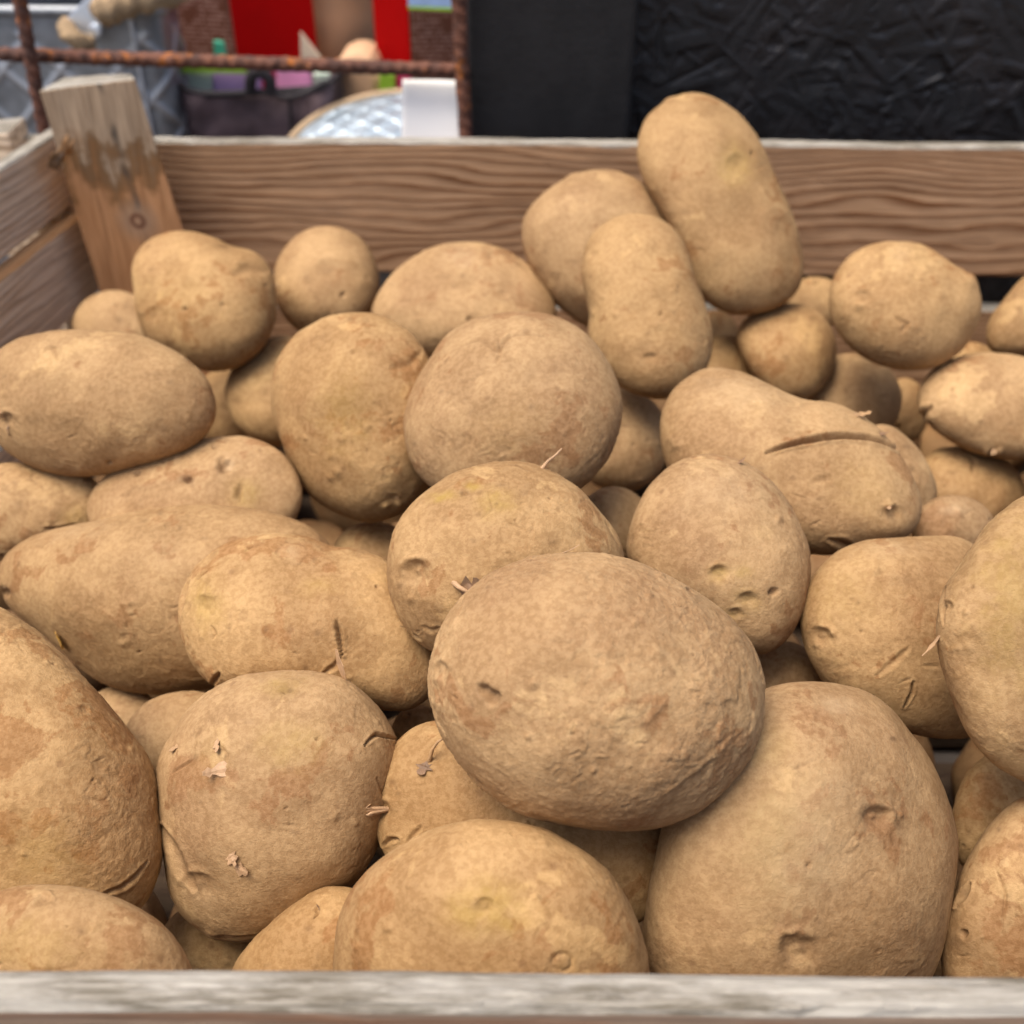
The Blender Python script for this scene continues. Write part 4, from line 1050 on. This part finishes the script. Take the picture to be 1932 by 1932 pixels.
def osb(x0, x1, z0, z1, Y):
    st = 0.0009; nx = int((x1-x0)/st); nz = int((z1-z0)/st)
    rs = np.random.RandomState(5)
    XX, ZZ = np.meshgrid(np.arange(nx)*st, np.arange(nz)*st, indexing='ij')
    Hh = np.zeros((nx, nz)); 
    for i in range(2600):
        cx, cz = rs.uniform(0, nx*st), rs.uniform(0, nz*st); an = rs.uniform(0, np.pi)
        L, Wd = rs.uniform(.010, .055), rs.uniform(.0008, .009)*rs.uniform(.3, 1)
        r = int(L/st)+2; i0, i1 = max(0, int(cx/st)-r), min(nx, int(cx/st)+r); j0, j1 = max(0, int(cz/st)-r), min(nz, int(cz/st)+r)
        if i1 <= i0 or j1 <= j0: continue
        dx = XX[i0:i1, j0:j1]-cx; dz = ZZ[i0:i1, j0:j1]-cz
        u = dx*np.cos(an)+dz*np.sin(an); w = -dx*np.sin(an)+dz*np.cos(an)
        w = w+0.0003*np.sin(u*90+i)
        m = 1/(1+np.exp(np.clip((np.abs(u)-L/2)/0.0006, -40, 40)))/(1+np.exp(np.clip((np.abs(w)-Wd/2)/0.0003, -40, 40)))
        lev = 0.40*rs.uniform(0.0002, 0.0019)*(1 if rs.rand() < .8 else -1)+w*rs.uniform(-.12, .12)+u*rs.uniform(-.02, .02)
        sub = Hh[i0:i1, j0:j1]; Hh[i0:i1, j0:j1] = sub*(1-m)+np.maximum(lev, -0.0018)*m
    co = np.stack([XX+x0, Y-Hh, ZZ+z0], -1).reshape(-1, 3)
    co = co.reshape(nx, nz, 3)
    back = co.copy(); back[..., 1] = Y+0.015
    allv = np.concatenate([co.reshape(-1, 3), np.array([back[0, 0], back[-1, 0], back[-1, -1], back[0, -1]])])
    idx = np.arange(nx*nz).reshape(nx, nz)
    f_ = np.stack([idx[:-1, :-1], idx[1:, :-1], idx[1:, 1:], idx[:-1, 1:]], -1).reshape(-1, 4)
    B = nx*nz
    f_ = np.concatenate([f_, np.array([[B, B+3, B+2, B+1], [idx[0, 0], B, B+1, idx[-1, 0]], [idx[-1, 0], B+1, B+2, idx[-1, -1]], [idx[-1, -1], B+2, B+3, idx[0, -1]], [idx[0, -1], B+3, B, idx[0, 0]]])])
    org = np.array([(x0+x1)/2, Y, z0])
    me = fast_mesh('strand_board_panel', allv-org, f_)
    t = NT('black_painted_strand_board')
    v, rnd, ob = objvec(t)
    n = t.noise(v, 30, 6, 0.7)
    c = t.mix(t.rng(n, 0.4, 0.7), (0.006, 0.0055, 0.006), (0.014, 0.011, 0.011))
    c = t.mix(t.rng(t.noise(v, 12, 5, 0.6), 0.66, 0.74, 0, 0.4), c, (0.09, 0.06, 0.035))
    t.fin(c, t.rng(t.noise(v, 80, 4), 0.3, 0.7, 0.36, 0.58), t.bump(t.noise(t.mapping(v, scale=(1, 1, 3)), 300, 5, 0.7), 0.5, 0.0006), Specular_IOR_Level=0.5)
    me.materials.append(t.m)
    o = bpy.data.objects.new('strand_board_panel', me); COL.objects.link(o); o.location = org
    tag(o, 'rough glossy black painted strand board panel behind the crate at the right', 'panel')
osb(x1+0.001, 0.52, TABLE_Z+0.001, 0.20, YPST+0.022)

# ------------------------------------------------------------------ white card hanging under the bar
Yc = YG+0.006
c0, c1, c2, c3 = at_y(759, 150, Yc), at_y(865, 153, Yc), at_y(873, 290, Yc-0.010), at_y(757, 290, Yc-0.010)
co = []; NN = 12
for i in range(NN):
    for j in range(NN):
        u, v = i/(NN-1), j/(NN-1)
        p = (c0*(1-u)+c1*u)*(1-v)+(c3*(1-u)+c2*u)*v
        p = p+np.array([0, 0.0012*math.sin(u*2.2+v), 0]); co.append(p)
n0 = len(co); co += [p+np.array([0, 0.0006, 0]) for p in co]
fs = []
for i in range(NN-1):
    for j in range(NN-1):
        a0 = i*NN+j; fs.append((a0, a0+1, a0+NN+1, a0+NN)); fs.append((n0+a0, n0+a0+NN, n0+a0+NN+1, n0+a0+1))
for i in range(NN-1):
    fs.append((i*NN, i*NN+NN, n0+i*NN+NN, n0+i*NN)); q = i*NN+NN-1; fs.append((q, n0+q, n0+q+NN, q+NN))
    fs.append((i, n0+i, n0+i+1, i+1)); q = (NN-1)*NN+i; fs.append((q, q+1, n0+q+1, n0+q))
org = np.mean(co, 0)
card = mesh_obj('paper_card', np.array(co)-org, fs, MAT['paper'], None, loc=tuple(org))
tag(card, 'blank white paper card tucked under the rusty bar beside the black post', 'card')

# ------------------------------------------------------------------ quilted sheet-metal planter at left
def quilt(u, v, cell, rise):
    a_ = np.abs(((u+v)/cell) % 1-0.5)*2; b_ = np.abs(((u-v)/cell) % 1-0.5)*2
    ridge = np.maximum(np.exp(-((1-a_)/0.13)**2), np.exp(-((1-b_)/0.13)**2))
    return rise*ridge
def planter():
    Y0 = 0.70
    tr = at_y(296, 8, Y0); top = at_y(100, 8, Y0)[2]
    XR_ = tr[0]; XL_ = XR_-0.34; depth = 0.05; rad_ = 0.012
    root = empty('metal_planter', ((XR_+XL_)/2, Y0+depth/2, TABLE_Z))
    tag(root, 'dark galvanised metal planter with embossed diamond pattern at the upper left', 'planter')
    # rounded-rectangle loop, front first
    path = []
    def arc(cx, cy, a0, a1, n=14):
        for i in range(n+1):
            t = a0+(a1-a0)*i/n; path.append((cx+rad_*math.cos(t), cy+rad_*math.sin(t)))
    def line(p, q, n):
        for i in range(1, n): path.append((p[0]+(q[0]-p[0])*i/n, p[1]+(q[1]-p[1])*i/n))
    Ya, Yb = Y0, Y0+depth
    pi = math.pi
    arc(XL_+rad_, Ya+rad_, pi, 1.5*pi); line((XL_+rad_, Ya), (XR_-rad_, Ya), 180)
    arc(XR_-rad_, Ya+rad_, 1.5*pi, 2*pi); line((XR_, Ya+rad_), (XR_, Yb-rad_), 50)
    arc(XR_-rad_, Yb-rad_, 0, .5*pi); line((XR_-rad_, Yb), (XL_+rad_, Yb), 40)
    arc(XL_+rad_, Yb-rad_, .5*pi, pi); line((XL_, Yb-rad_), (XL_, Ya+rad_), 40)
    path = np.array(path); n = len(path)
    nx_ = np.roll(path, -1, 0)-np.roll(path, 1, 0); nrm = np.stack([nx_[:, 1], -nx_[:, 0]], 1); nrm /= np.linalg.norm(nrm, axis=1)[:, None]
    sl = np.concatenate([[0], np.cumsum(np.linalg.norm(np.diff(path, axis=0), axis=1))])
    zs = np.linspace(TABLE_Z+0.002, top-0.006, 110); m = len(zs)
    SS, ZZ = np.meshgrid(sl, zs, indexing='ij')
    d_ = quilt(SS, ZZ, 0.037, 0.0016)*(ZZ < top-0.016)
    co = np.zeros((n, m, 3)); co[..., 0] = path[:, None, 0]+nrm[:, None, 0]*d_; co[..., 1] = path[:, None, 1]+nrm[:, None, 1]*d_; co[..., 2] = ZZ
    idx = np.arange(n*m).reshape(n, m); nxt = np.roll(idx, -1, 0)
    f_ = np.stack([idx[:, :-1], nxt[:, :-1], nxt[:, 1:], idx[:, 1:]], -1).reshape(-1, 4)
    org = np.array([(XR_+XL_)/2, Y0+depth/2, TABLE_Z])
    def add(name, c, f, mat):
        me = fast_mesh(name, c.reshape(-1, 3)-org, f); me.materials.append(mat)
        o = bpy.data.objects.new(name, me); COL.objects.link(o); o.parent = root; return o
    o = add('body', co, f_, MAT['galv_dark'])
    wa = o.data.attributes.new('worn_glint', 'FLOAT', 'POINT'); wa.data.foreach_set('value', (np.clip(d_/0.0016, 0, 1)*0.45).astype(np.float32).ravel())
    so = o.modifiers.new('s', 'SOLIDIFY'); so.thickness = 0.0012; so.offset = -1
    # rolled rim
    K = 10; r = 0.0035; cc = np.zeros((n, K, 3))
    for q in range(K):
        a_ = q*2*pi/K
        cc[:, q, 0] = path[:, 0]+nrm[:, 0]*r*math.cos(a_); cc[:, q, 1] = path[:, 1]+nrm[:, 1]*r*math.cos(a_); cc[:, q, 2] = top-0.004+r*math.sin(a_)
    idx = np.arange(n*K).reshape(n, K); a2 = np.roll(idx, -1, 1)
    f_ = np.stack([idx, np.roll(idx, -1, 0), np.roll(a2, -1, 0), a2], -1).reshape(-1, 4)
    add('rim', cc, f_, MAT['galv_dark'])
    # ribbed vertical seam bands near the right corner
    for px in (262, 276, 289):
        xs_ = at_y(px, 120, Y0-0.002)[0]
        co_ = []; 
        pc = empty  # noqa
        boxmesh('seam_rib', xs_-0.0012, xs_+0.0012, Y0-0.003+(0.004 if px > 270 else 0)+(0.008 if px > 280 else 0), Y0+0.010+(0.006 if px > 280 else 0), TABLE_Z+0.002, top-0.008, MAT['zinc'], root, 0.0008)
    return root, Y0
planter_root, YPL = planter()

def tube(name, pts, r, mat, parent, K=12, twist=0.0, bumpy=0.0):
    pts = np.array(pts, float)
    # resample by Catmull-Rom
    P_ = [pts[0]]
    e = np.vstack([2*pts[0]-pts[1], pts, 2*pts[-1]-pts[-2]])
    for i in range(1, len(e)-2):
        for s_ in np.linspace(0, 1, 12)[1:]:
            a_, b_, c_, d_ = e[i-1], e[i], e[i+1], e[i+2]
            P_.append(0.5*((2*b_)+(-a_+c_)*s_+(2*a_-5*b_+4*c_-d_)*s_**2+(-a_+3*b_-3*c_+d_)*s_**3))
    P_ = np.array(P_); n = len(P_); co = []
    ref = np.array([0.3, -1, 0.2])
    for i in range(n):
        t = P_[min(i+1, n-1)]-P_[max(i-1, 0)]; t /= np.linalg.norm(t)
        u = np.cross(t, ref); u /= np.linalg.norm(u); w = np.cross(t, u)
        for q in range(K):
            a_ = q*2*math.pi/K
            rr2 = r*(1+bumpy*math.cos(3*a_+i*twist))
            co.append(P_[i]+(u*math.cos(a_)+w*math.sin(a_))*rr2)
    fs_ = [(i*K+q, i*K+(q+1) % K, (i+1)*K+(q+1) % K, (i+1)*K+q) for i in range(n-1) for q in range(K)]
    fs_.append(tuple(range(K))[::-1]); fs_.append(tuple(range((n-1)*K, n*K)))
    org = P_.mean(0)
    return mesh_obj(name, np.array(co)-org, fs_, mat, parent, loc=tuple(org))

Yh = YPL-0.012
A_ = at_y(140, 62, Yh); B_ = at_y(200, 2, Yh-0.004)
tab = frame((A_+B_)/2, B_-A_, (0, -1, 0.25))
L = np.linalg.norm(B_-A_)
t1 = boxmesh('handle_tab', -L/2, L/2+0.01, -0.0085, 0.0085, -0.001, 0.0012, MAT['zinc'], planter_root, 0.0008, mw=tab)
cyl = []
for zz in (0.0, 0.0018):
    for q in range(20): cyl.append((math.cos(q*math.pi/10)*0.0042, math.sin(q*math.pi/10)*0.0042, zz))
fs = [(q, (q+1) % 20, 20+(q+1) % 20, 20+q) for q in range(20)]+[tuple(range(20, 40)), tuple(range(19, -1, -1))]
c_ = at_y(181, 58, Yh-0.0035)
bevel(mesh_obj('rivet', cyl, fs, MAT['zinc'], planter_root, mw=frame(c_, B_-A_, (0, -1, 0.25))), 0.0006)
tube('rope_handle', [at_y(168, 84, Yh-0.004), at_y(150, 78, Yh-0.012), at_y(128, 62, Yh-0.010), at_y(126, 50, Yh+0.002)], 0.0055, MAT['jute'], planter_root, twist=0.7, bumpy=0.12)
tube('rope_handle', [at_y(196, 22, Yh-0.006), at_y(215, 14, Yh-0.016), at_y(250, 0, Yh-0.02), at_y(300, -12, Yh-0.02), at_y(345, -30, Yh-0.01), at_y(380, -80, Yh+0.01)], 0.0085, MAT['jute'], planter_root, twist=0.7, bumpy=0.12)

# ------------------------------------------------------------------ goods behind the grid
def prism_from_px(name, front_px, Y, depth, mat, parent=None, bev=0.001, tilt=0.0, zbot=None, div=1):
    pts = [at_y(x, y, Y) for x, y in front_px]
    if zbot is not None:
        for i, (x, y) in enumerate(front_px):
            pass
    pts = np.array(pts); org = pts.mean(0)
    bk = pts+np.array([0, depth, 0]); n = len(pts)
    co = np.concatenate([pts, bk])-org
    fs_ = [tuple(range(n))[::-1], tuple(range(n, 2*n))]+[(i, (i+1) % n, n+(i+1) % n, n+i) for i in range(n)]
    o = mesh_obj(name, co, fs_, mat, parent, smooth=False, loc=tuple(org))
    bevel(o, bev)
    return o

def box_yaw(name, corner_px, Y, wl, wr, yaw, z0, z1, matl, matr, label, topmat=None):
    """upright carton with a vertical edge nearest the camera at corner_px; wl / wr widths of left and right faces"""
    c = at_y(*corner_px, Y); root = empty(name, (c[0], c[1], z0))
    dl = np.array([-math.cos(yaw[0]), math.sin(yaw[0]), 0])*wl; dr = np.array([math.cos(yaw[1]), math.sin(yaw[1]), 0])*wr
    p0 = np.array([c[0], c[1], 0])
    def face(nm, q0, q1, mat, thick):
        q0 = q0.copy(); q1 = q1.copy(); X_ = q1-q0; Lw = np.linalg.norm(X_)
        mw = frame(q0+np.array([0, 0, z0]), X_, (0, 0, 1))
        return boxmesh(nm, 0, Lw, 0, thick, 0, z1-z0, mat, root, 0.0006, mw=mw)
    face('side_panel', p0+dl, p0, matl, 0.0015)
    face('front_panel', p0+np.array([.0016, 0, 0]), p0+dr, matr, 0.0015)
    b = boxmesh('rear_body', 0.002, 0.012, 0.004, 0.03, 0, (z1-z0)*0.98, matr, root, 0.001, mw=frame(p0+np.array([0, 0.003, z0]), dr, (0, 0, 1)))
    tag(root, label, 'carton')
    return root
# shelf goods: heights chosen so that tops run out of the frame
ZB = TABLE_Z
Ybx = 0.80
box_yaw('printed_carton', (436, 60, ), Ybx, 0.058, 0.060, (0.25, 0.12), ZB, 0.06, MAT['print'], MAT['red'], 'brown and red printed carton standing behind the mauve bag, left of the pots')
box_yaw('printed_carton', (772, 60), Ybx-0.02, 0.030, 0.048, (0.5, 0.10), ZB, 0.06, MAT['red'], MAT['print'], 'brown and red printed carton standing behind the white card, right of the pots')
o = prism_from_px('label_strip', [(770, -10), (868, -10), (868, 16), (770, 12)], Ybx-0.027, 0.001, plain('sky_blue_print', (0.35, 0.5, 0.78), 0.5), None)
tag(o, 'pale blue strip of print at the top of the right brown carton', 'label')
o = prism_from_px('label_edge', [(770, 12.5), (868, 16.5), (868, 22), (770, 18)], Ybx-0.0275, 0.001, MAT['green'], None)
tag(o, 'thin green line of print under the pale blue strip on the right carton', 'label')

def pot(name, cx_px, Y, r_top, r_bot, z0, z1, mat, label):
    c = at_y(*cx_px, Y); K = 48
    prof = [(r_bot, 0), (r_bot+0.3*(r_top-r_bot), .3), (r_bot+.75*(r_top-r_bot), .75), (r_top*0.99, .80), (r_top*1.06, .81), (r_top*1.08, .97), (r_top*1.05, 1), (r_top*.95, 1), (r_top*.93, .9), (r_bot*.9, .05), (0.0001, .05)]
    co = []
    for (r, h) in [(0.0001, 0)]+prof:
        for q in range(K): co.append((math.cos(q*2*math.pi/K)*r, math.sin(q*2*math.pi/K)*r, h*(z1-z0)))
    n = len(prof)+1
    fs_ = [(i*K+q, i*K+(q+1) % K, (i+1)*K+(q+1) % K, (i+1)*K+q) for i in range(n-1) for q in range(K)]
    o = mesh_obj(name, co, fs_, mat, None, loc=(c[0], c[1], z0)); tag(o, label, 'pot'); return o
def lying_pot(name, cpx, Y, r0, r1, L, axis, mat, label):
    c = at_y(*cpx, Y); K = 48; co = []
    prof = [(0.0001, 0), (r0, 0), (r0+(r1-r0)*.4, .4*L), (r0+(r1-r0)*.78, .78*L), (r1*1.07, .79*L), (r1*1.08, L), (r1*.95, L), (r0*.9, .06*L), (0.0001, .06*L)]
    for r, h in prof:
        for q in range(K): co.append((h, math.cos(q*2*math.pi/K)*r, math.sin(q*2*math.pi/K)*r))
    n = len(prof)
    fs_ = [(i*K+q, i*K+(q+1) % K, (i+1)*K+(q+1) % K, (i+1)*K+q) for i in range(n-1) for q in range(K)]
    o = mesh_obj(name, co, fs_, mat, None, mw=frame(c, axis, (0, 0.2, 1))); tag(o, label, 'pot'); return o
lying_pot('terracotta_pot', (632, 215), 0.86, 0.034, 0.050, 0.20, (0.10, 0.0, 1.0), MAT['terracotta'], 'pale peach clay pot leaning between the two cartons')
pot('terracotta_pot', (700, 60), 0.93, 0.055, 0.045, ZB, 0.03, MAT['terracotta_dark'], 'brown clay pot in shade left of the right carton')
o = prism_from_px('plant_marker', [(566, 58), (606, 108), (596, 125), (568, 118)], 0.79, 0.002, MAT['cream'], None)
tag(o, 'cream pointed plant marker at the lower edge of the pale peach pot', 'plant marker')
o = prism_from_px('paper_wrap', [(640, 112), (660, 98), (700, 105), (720, 150), (700, 330), (610, 330), (628, 150)], 0.76, 0.05, MAT['terracotta'], None, 0.006)
tag(o, 'crumpled peach paper wrap right of the mauve bag', 'paper')
o = prism_from_px('seed_packet', [(716, 138), (746, 140), (746, 330), (712, 330)], 0.755, 0.006, MAT['green'], None)
tag(o, 'lime green packet between the peach paper and the red packet', 'packet')
o = prism_from_px('seed_packet', [(748, 138), (775, 140), (775, 330), (748, 330)], 0.757, 0.006, MAT['crimson'], None)
tag(o, 'small crimson packet just left of the white card', 'packet')

# bag: open soft box
def bag():
    Yf = 0.715; A_ = at_y(303, 150, Yf); B_ = at_y(628, 148, Yf)
    z1 = A_[2]; w = B_[0]-A_[0]; depth = 0.06; root = empty('fabric_bag', ((A_[0]+B_[0])/2, Yf+depth/2, TABLE_Z))
    tag(root, 'dark mauve fabric tote bag full of colourful packets behind the grid', 'bag')
    nu, nv = 90, 40
    per = []
    for i in range(nu):
        t = 2*math.pi*i/nu; cxx, syy = math.cos(t), math.sin(t)
        per.append((abs(cxx)**.35*math.copysign(1, cxx), abs(syy)**.35*math.copysign(1, syy)))
    per = np.array(per); zs = np.linspace(TABLE_Z+0.001, z1, nv)
    co = np.zeros((nu, nv, 3))
    for j, z in enumerate(zs):
        h = (z-TABLE_Z)/(z1-TABLE_Z); k = 0.90+0.10*h
        co[:, j, 0] = (A_[0]+B_[0])/2+per[:, 0]*w/2*k
        co[:, j, 1] = Yf+depth/2+per[:, 1]*depth/2
        sag = (1-np.abs(per[:, 0])**2)*0.010*h*h
        co[:, j, 2] = z-sag
    q = co.reshape(-1, 3); q[:, 1] += fbm(q*np.array([34, 20, 24]), 3)*0.012; q[:, 0] += fbm(q*28+7, 3)*0.004
    idx = np.arange(nu*nv).reshape(nu, nv); nx_ = np.roll(idx, -1, 0)
    f_ = np.stack([idx[:, :-1], nx_[:, :-1], nx_[:, 1:], idx[:, 1:]], -1).reshape(-1, 4)
    org = np.array(root.location)
    me = fast_mesh('body', q-org, f_); me.materials.append(MAT['bag']); o = bpy.data.objects.new('body', me); COL.objects.link(o); o.parent = root
    so = o.modifiers.new('s', 'SOLIDIFY'); so.thickness = 0.0025
    rim = co[:, -1, :]; order = list(range(nu))+[0]
    tube('hem', [rim[i]+np.array([0, -0.001, 0.0]) for i in order[::6]]+[rim[0]], 0.0022, MAT['bag_dark'], root, K=8)
    h0 = at_y(488, 160, Yf-0.004)
    tube('handle', [at_y(472, 175, Yf-0.003), at_y(474, 148, Yf-0.006), at_y(488, 136, Yf-0.008), at_y(508, 150, Yf-0.006), at_y(512, 178, Yf-0.003)], 0.0038, MAT['bag_dark'], root, K=8)
    tube('handle', [at_y(500, 160, Yf-0.004), at_y(530, 182, Yf-0.006), at_y(570, 178, Yf-0.007), at_y(612, 155, Yf-0.004)], 0.0018, MAT['bag_dark'], root, K=8)
    tube('seam', [at_y(545, 175, Yf-0.003), at_y(548, 215, Yf-0.004), at_y(550, 262, Yf-0.003)], 0.0012, MAT['bag_dark'], root, K=8)
    return Yf
Yg = bag()
def packet(px, Y, mat, label, cat='packet', name='paper_packet', d_=0.006):
    o = prism_from_px(name, px, Y, d_, MAT[mat], None, 0.001); tag(o, label, cat); return o
packet([(308, 122), (466, 126), (466, 140), (308, 138)], Yg+0.012, 'green', 'lime green card sticking out of the mauve bag under the rusty bar')
packet([(320, 137), (400, 138), (400, 200), (320, 200)], Yg+0.020, 'mint', 'pale mint packet in the left of the mauve bag')
packet([(402, 138), (492, 136), (492, 200), (402, 200)], Yg+0.022, 'purple', 'lilac packet in the middle of the mauve bag')
packet([(470, 112), (520, 110), (520, 180), (470, 180)], Yg+0.032, 'crimson', 'crimson packet behind the bag handle')
packet([(522, 130), (585, 134), (592, 200), (520, 200)], Yg+0.016, 'pink', 'bright pink packet right of the bag handle')
packet([(590, 140), (622, 138), (622, 200), (592, 200)], Yg+0.024, 'mint', 'greenish packet at the right end of the mauve bag')
packet([(402, 76), (422, 80), (430, 120), (404, 120)], Ybx-0.045, 'teal', 'small teal peg standing in front of the left brown carton', 'peg', 'plastic_peg', 0.004)
packet([(318, 85), (342, 80), (346, 120), (316, 122)], Ybx-0.045, 'crimson', 'small crimson scrap at the left foot of the left carton', 'packet')

# round galvanised tray with tan rim, leaning
def tray():
    c = at_y(770, 300, 0.66); R0 = 0.080
    root = empty('metal_tray', tuple(c))
    tag(root, 'round galvanised lid with embossed diamonds and tan rim behind the white card', 'lid')
    ax = Vector((0.02, -0.27, 0.96)).normalized()
    mw = frame(c, (1, 0, 0), ax)
    nr, na = 70, 200; co = []
    r_ = np.linspace(0.0005, R0, nr); a_ = np.arange(na)*2*np.pi/na
    RR, AA = np.meshgrid(r_, a_, indexing='ij')
    Zz = 0.010*(1-(RR/R0)**2)
    X_, Y_ = RR*np.cos(AA), RR*np.sin(AA)
    Zz = Zz+quilt(X_, Y_, 0.021, 0.0016)*(RR < R0*0.93)
    co = np.stack([X_, Y_, Zz], -1).reshape(-1, 3)
    idx = np.arange(nr*na).reshape(nr, na); n2 = np.roll(idx, -1, 1)
    f_ = np.stack([idx[:-1], idx[1:], n2[1:], n2[:-1]], -1).reshape(-1, 4)
    me = fast_mesh('dome', co, f_); me.materials.append(MAT['galv_light']); o = bpy.data.objects.new('dome', me); COL.objects.link(o)
    o.modifiers.new('s', 'SOLIDIFY').thickness = 0.001
    o.parent = root; o.matrix_local = PM[root.name].inverted() @ mw
    K = 10; cc = []
    for i in range(na):
        for q in range(K):
            rr2 = R0+0.003*math.cos(q*2*math.pi/K); cc.append((rr2*math.cos(a_[i]), rr2*math.sin(a_[i]), 0.003*math.sin(q*2*math.pi/K)))
    idx = np.arange(na*K).reshape(na, K); a2 = np.roll(idx, -1, 1)
    f_ = np.stack([idx, np.roll(idx, -1, 0), np.roll(a2, -1, 0), a2], -1).reshape(-1, 4)
    me = fast_mesh('rim', np.array(cc), f_); me.materials.append(MAT['tan_rim']); o = bpy.data.objects.new('rim', me); COL.objects.link(o)
    o.parent = root; o.matrix_local = PM[root.name].inverted() @ mw
tray()
# dark boards closing the back of the stall
w_ = boxmesh('back_wall', -1.1, 1.1, 1.06, 1.08, TABLE_Z, 0.35, MAT['backwall'], None, 0.002)
tag(w_, 'dark brown board wall at the very back of the stall, behind the pots', 'wall')
bpy.context.view_layer.update()
